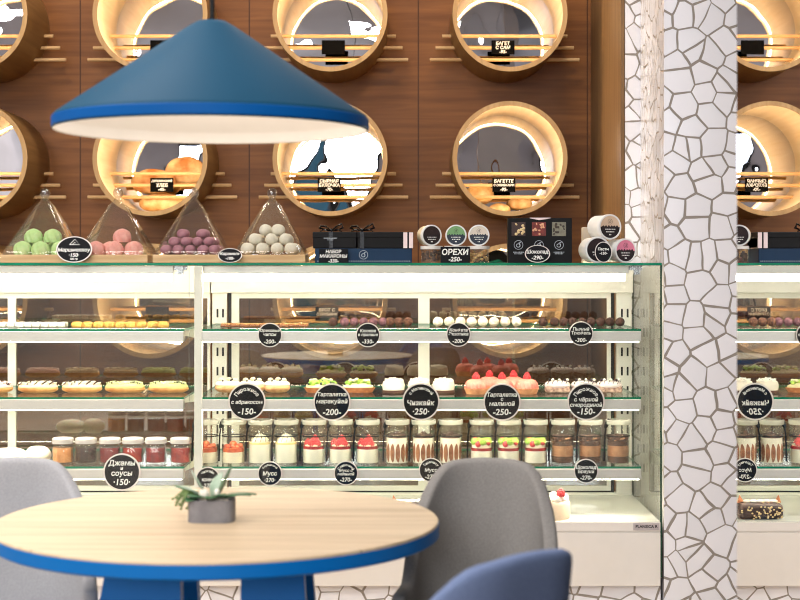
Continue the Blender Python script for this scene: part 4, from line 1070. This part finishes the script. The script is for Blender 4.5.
for s in (-1, 1): b.prism([(s * .062 - .012, .052), (s * .062 + .012, .052), (s * .066, .078)], -.004, .004, RX)
b.build('chocolate_shards', M_['almond'], lc, smooth=False)

# ================================================================== TABLE, PLANT, PENDANT, CHAIRS
TX, TY, TZ_ = -0.349, 2.88, 0.758
TR = 0.424
BLUEP = mat('blue_paint', (0, 100, 172), 0.45, var=.04, scale=4, spec=.2)
tb = thing('round_table', 'round table with pale oak top and blue edge and legs', 'table', (TX, TY, 0))
b = MB(); b.lathe([(0, TZ_), (TR - .003, TZ_), (TR - .001, TZ_ - .002), (TR - .001, TZ_ - .006), (0, TZ_ - .006)], 128); b.build('table_top', OAK, tb)
b = MB(); b.lathe([(0, TZ_ - .0055), (TR, TZ_ - .0055), (TR, TZ_ - .028), (TR - .006, TZ_ - .032), (0, TZ_ - .032)], 128); b.build('edge_band', BLUEP, tb)
b = MB()
for a in (PI / 4, -PI / 4): b.box(-.24, .24, -.035, .035, TZ_ - .056, TZ_ - .032, M=Matrix.Rotation(a, 4, 'Z'))
b.box(.145, .185, -.05, .03, TZ_ - .054, TZ_ - .032)
b.build('under_frame', BLUEP, tb, smooth=False)
for sx in (-1, 1):
    for sy in (-1, 1):
        b = MB(); n0 = 0
        cx0, cy0 = (.113 if sx > 0 else .122) * sx, .10 * sy; cx1, cy1 = (.14 if sx > 0 else .17) * sx, .18 * sy
        def rect(cx, cy, hw, hd, z): return [b.bm.verts.new((cx + q * hw, cy + w_ * hd, z)) for q, w_ in ((-1, -1), (1, -1), (1, 1), (-1, 1))]
        hw = .056 if sx > 0 else .066; top = rect(cx0, cy0, hw, .02, TZ_ - .045); bot = rect(cx1, cy1, hw + (.03 if sx > 0 else .07), .022, 0.0)
        b.bm.faces.new(top); b.bm.faces.new(bot[::-1])
        for k in range(4): b.bm.faces.new((bot[k], bot[(k + 1) % 4], top[(k + 1) % 4], top[k]))
        b.build('leg', BLUEP, tb, smooth=False)
# plant in a small concrete pot
pd = 2.865
pl = thing('potted_succulent', 'small grey concrete pot with green succulent leaves on the table', 'plant', (X(212, pd), pd, TZ_))
b = MB(); ang = [PI / 6 * k for k in range(12)]
def pot(sx, sy, z0, z1): pass
out = [(.044 * math.copysign(abs(math.cos(a)) ** .55, math.cos(a)), .036 * math.copysign(abs(math.sin(a)) ** .55, math.sin(a))) for a in [2 * PI * k / 24 for k in range(24)]]
b.prism(out, 0, .042); b.build('pot', mat('concrete', (134, 132, 134), .85, c2=(116, 114, 118), scale=30, bump=.2), pl, smooth=False)
b = MB()
for k in range(46): b.ball((R.uniform(-.034, .034), R.uniform(-.027, .027), .0425), R.uniform(.0035, .006), (1, 1, .6), 8)
b.build('pebbles', mat('pebble', (206, 196, 180), .7, c2=(150, 136, 120), scale=60), pl)
def leaf(b, base, dirv, length, w, th=.0025, curl=.3):
    base = Vector(base); dv = Vector(dirv).normalized(); side = dv.cross(Vector((0, 0, 1)))
    side = side.normalized() if side.length > .05 else Vector((1, 0, 0))
    nrm = side.cross(dv).normalized(); rows = []
    prof = (.25, .62, .92, 1.0, .86, .5, .06)
    for i, q in enumerate(prof):
        t_ = i / (len(prof) - 1); c = base + dv * length * t_ + nrm * curl * length * t_ * t_ * -1
        rows.append([b.bm.verts.new(c + side * w * q * s + nrm * (th * (1 - s * s) + .15 * w * s * s) * (1 if j == 0 else 1) - nrm * (th if j else 0)) for j in (0, 1) for s in (-1, -.5, 0, .5, 1)])
    for r0, r1 in zip(rows, rows[1:]):
        for j in (0, 5):
            for k in range(4): b.bm.faces.new((r0[j + k], r0[j + k + 1], r1[j + k + 1], r1[j + k]))
        b.bm.faces.new((r0[0], r0[5], r1[5], r1[0])); b.bm.faces.new((r0[4], r0[9], r1[9], r1[4]))
b = MB()
leaf(b, (-.008, -.008, .045), (-.40, -.12, .62), .060, .017, curl=-.05); leaf(b, (-.016, -.005, .044), (-.7, -.2, .72), .048, .015); leaf(b, (.0, .004, .046), (.15, .2, .8), .050, .013)
b.build('pale_leaves', mat('leaf_pale', (168, 184, 166), .55, c2=(140, 164, 140), scale=40), pl)
b = MB()
leaf(b, (.012, -.004, .044), (.35, -.05, .80), .068, .014, curl=0); leaf(b, (-.02, -.014, .044), (-.35, -.5, .35), .036, .015); leaf(b, (-.024, .0, .044), (-.6, .1, .5), .05, .013)
leaf(b, (-.03, -.01, .044), (-.3, -.6, .12), .03, .012); leaf(b, (.0, -.018, .044), (.1, -.6, .3), .03, .012); leaf(b, (.018, -.008, .044), (.85, -.25, .38), .055, .013); leaf(b, (.02, .008, .044), (.95, .2, .32), .062, .008)
leaf(b, (.024, -.006, .044), (1, -.1, .42), .05, .006); leaf(b, (-.01, -.014, .044), (-.5, -.4, .3), .035, .012); leaf(b, (.008, -.016, .044), (.5, -.5, .5), .034, .011)
b.build('green_leaves', mat('leaf_green', (70, 116, 74), .45, c2=(44, 86, 54), scale=40), pl)
b = MB()
for k in range(16):
    a = R.uniform(2.2, 4.2); l = R.uniform(.02, .04)
    p0 = Vector((-.026, -.006, .046)); p1 = p0 + Vector((math.cos(a) * l * .7, -abs(math.sin(a)) * l * .4, .012)); p2 = p1 + Vector((math.cos(a) * l * .5, -.006, -R.uniform(.004, .034)))
    b.tube([p0, p1, p2], [.0022, .0028, .001], 6)
    b.ball(p1, .0035, (1, 1, .8), 7); b.ball(p2, .003, (1, 1, .8), 7)
b.build('trailing_stems', mat('leaf_olive', (112, 136, 76), .55, c2=(84, 108, 58), scale=40), pl)
b = MB(); b.ball((-.012, -.022, .054), .010, (1, .8, 1), 14); b.ball((.012, -.02, .056), .008, (.7, .8, 1), 12); b.build('white_stones', mat('white_stone', (232, 226, 214), .5), pl)

# pendant lamp
LY = 2.86; LX = X(212, LY); LRIM = Z(127.5, LY) - .003; LR = 156.5 * LY / F
apex = Z(21, LY)
lp = thing('pendant_lamp', 'large blue cone pendant lamp with white inside, hanging over the table', 'lamp', (LX, LY, LRIM))
hh = apex - LRIM
b = MB(); tr = .021
b.lathe([(LR - .002, -.004), (LR, -.002), (LR, .018), (LR - .004, .024), (tr + .022, hh - .010), (tr + .006, hh - .001), (tr - .006, hh), (.006, hh + .001)], 96); sh = b.build('shade', mat('blue_lacquer', (6, 60, 86), .6, var=.03, scale=3, spec=.12), lp)
b = MB(); b.lathe([(LR - .002, -.004), (LR - .006, -.002), (LR - .006, .016), (LR - .010, .021), (tr + .018, hh - .014), (.006, hh - .006)], 96); b.build('shade_lining', mat('white_lining', (240, 236, 230), .6, var=.01), sh)
b = MB(); b.lathe([(LR + .0002, -.001), (LR + .0012, .0), (LR + .0012, .017), (LR + .0002, .018)], 96); b.build('rim_band', mat('blue_band', (0, 78, 146), .5, var=.03, scale=3, spec=.12), sh)
b = MB(); b.tube([(0, 0, hh), (0, 0, 3.3 - LRIM)], .0046, 8); b.build('cord', BLACK, lp)
b = MB(); b.lathe([(0, hh - .006), (.018, hh - .006), (.018, hh - .05), (0, hh - .05)], 20); b.build('socket', WHITEPL, lp)
b = MB(); b.ball((0, 0, hh - .080), .030, (1, 1, 1.1), 18); b.build('bulb', glow('bulb_glow', (255, 236, 206), 4), lp)

# upholstered shell chairs
def chair(label, loc, rz, m, m2=None, top=.82, hw=.17):
    t = thing('shell_chair', label, 'chair', (loc[0], loc[1], 0), rz, group='upholstered shell chairs at the round table')
    nT, nZ = 48, 14; HW, DP = hw, .30                     # half width of the back, depth of the side wings
    def plan(q):                                              # q in -1..1 walks wing - back - wing
        a = abs(q); sg = math.copysign(1, q); rc = .125
        L1 = HW - rc; L2 = rc * PI / 2; L3 = DP - rc; T = a * (L1 + L2 + L3)
        if T <= L1: return sg * T, 0.0, 0.0, -1.0
        if T <= L1 + L2:
            w_ = (T - L1) / rc; return sg * (L1 + rc * math.sin(w_)), rc * (1 - math.cos(w_)), sg * math.sin(w_), -math.cos(w_)
        return sg * HW, rc + (T - L1 - L2), sg, 0.0
    def surf(k, j, off):
        q = -1 + 2 * k / nT; a = abs(q); px, py_, nx, ny = plan(q)
        s = min(1, max(0, (a - .20) / .52)); s = s * s * (3 - 2 * s)
        h = top - .006 * min(1, a / .2) ** 2 - .225 * s
        t_ = j / nZ; z = .40 + (h - .40) * t_
        lean = .05 * ((z - .40) / .42)
        return Vector((px + nx * off, py_ - .18 - lean * (1 - s * .8) + ny * off, z))
    b = MB(); o_, i_ = [], []
    for k in range(nT + 1):
        o_.append([b.bm.verts.new(surf(k, j, .015)) for j in range(nZ + 1)]); i_.append([b.bm.verts.new(surf(k, j, -.015)) for j in range(nZ + 1)])
    for k in range(nT):
        for j in range(nZ):
            b.bm.faces.new((o_[k][j], o_[k + 1][j], o_[k + 1][j + 1], o_[k][j + 1])); b.bm.faces.new((i_[k][j], i_[k][j + 1], i_[k + 1][j + 1], i_[k + 1][j]))
        b.bm.faces.new((o_[k][nZ], o_[k + 1][nZ], i_[k + 1][nZ], i_[k][nZ])); b.bm.faces.new((o_[k][0], i_[k][0], i_[k + 1][0], o_[k + 1][0]))
    for k in (0, nT):
        for j in range(nZ): b.bm.faces.new((o_[k][j], o_[k][j + 1], i_[k][j + 1], i_[k][j]))
    so = b.build('shell', m, t, ang=180)
    md = so.modifiers.new('soft', 'BEVEL'); md.width = .013; md.segments = 3; md.limit_method = 'ANGLE'; md.angle_limit = math.radians(50)
    b = MB(); b.lathe([(0, .40), (.14, .40), (.147, .415), (.149, .445), (.14, .465), (.09, .475), (0, .478)], 48, Matrix.Translation((0, .02, 0)) @ Matrix.Diagonal((.98, 1.1, 1, 1))); b.build('seat', m, t)
    for sx in (-1, 1):
        for sy in (-1, 1):
            b = MB(); b.tube([(.11 * sx, .11 * sy, .41), (.17 * sx, .18 * sy, 0.0)], [.014, .009], 12); b.build('leg', m2 or MATS['chair_leg'], t)
    return t
mat('chair_leg', (214, 206, 196), .5)
def fabric(nm, c, c2): return mat(nm, c, .95, c2=c2, scale=260, bump=.08, bscale=500, spec=.2)
G1 = fabric('grey_wool', (134, 131, 128), (124, 121, 118)); G2 = fabric('light_grey_wool', (164, 164, 167), (154, 154, 157)); B1 = fabric('blue_wool', (100, 114, 146), (92, 106, 138))
def face(px, py): return math.atan2(-(TX - px), TY - py)
chair('grey shell chair behind the table at the right, back to the case', (0.158, 3.06), PI - .16, G1, top=.824, hw=.145)
chair('pale grey shell chair behind the table at the left edge', (-0.815, 3.10), PI + .22, G2, top=.82)
chair('blue shell chair in the right foreground with its back to the viewer', (0.012, 2.26), .78, B1, top=.842)

# ================================================================== LIGHT
def area(name, loc, size, size_y, energy, col, rot=(0, 0, 0)):
    l = bpy.data.lights.new(name, 'AREA'); l.shape = 'RECTANGLE'; l.size = size; l.size_y = size_y; l.energy = energy; l.color = col
    o = bpy.data.objects.new(name, l); COL.objects.link(o); o.location = loc; o.rotation_euler = rot
    return o
WARM = (1.0, .87, .72); NEUT = (1.0, .95, .9); COOL = (.86, .92, 1.0)
for i, (x, y) in enumerate([(-3.0, -1.2), (-1.1, -1.6), (-2.9, 2.9), (-1.2, 3.0), (-3.1, 1.0), (.0, .9)]):
    area('ceiling_panel', (x, y, 3.28), 1.0, .8, 60, NEUT)
area('column_fill', (0.30, 3.9, 3.28), .3, .3, 10, (1, .97, .97))  # unseen lamp added to brighten the front of the mosaic column
for x in (-1.6, -0.4, 0.5): area('counter_spot', (x, 5.75, 3.27), .25, .15, 12, WARM)
for x, w in ((-2.5, .5), (-1.31, .38), (-.53, .5), (1.75, .5)): area('window_daylight', (x, -4.12, 2.35), w, 1.15, 48, COOL, (PI / 2, 0, 0))
pt = bpy.data.lights.new('pendant_bulb', 'POINT'); pt.energy = 1.3; pt.color = NEUT; pt.shadow_soft_size = .03
po = bpy.data.objects.new('pendant_bulb', pt); COL.objects.link(po); po.location = (LX, LY, LRIM + .02)
w = bpy.data.worlds.new('world'); sc.world = w; w.use_nodes = True
w.node_tree.nodes['Background'].inputs[0].default_value = (.85, .92, 1, 1); w.node_tree.nodes['Background'].inputs[1].default_value = .3

# ================================================================== CAMERA
cam = bpy.data.cameras.new('camera'); cam.sensor_width = 36; cam.lens = F / 800 * 36
cam.shift_x = (400 - CX) / 800; cam.shift_y = (CY - 300) / 800
cam.clip_start = .05
cam.dof.use_dof = True; cam.dof.focus_distance = 5.15; cam.dof.aperture_fstop = 5.6
co = bpy.data.objects.new('camera', cam); COL.objects.link(co); co.location = (0, 0, EYE); co.rotation_euler = (PI / 2, 0, 0)
sc.camera = co
vs = sc.view_settings; sc.display_settings.display_device = 'sRGB'
vs.view_transform = 'Standard'; vs.look = 'None'; vs.exposure = 0.0; vs.gamma = 1.0; vs.use_curve_mapping = False
cy = sc.cycles
cy.max_bounces = 14; cy.transparent_max_bounces = 40; cy.diffuse_bounces = 4; cy.glossy_bounces = 6
cy.caustics_reflective = False; cy.caustics_refractive = False; cy.sample_clamp_indirect = 6; cy.use_denoising = True; cy.filter_width = 1.1
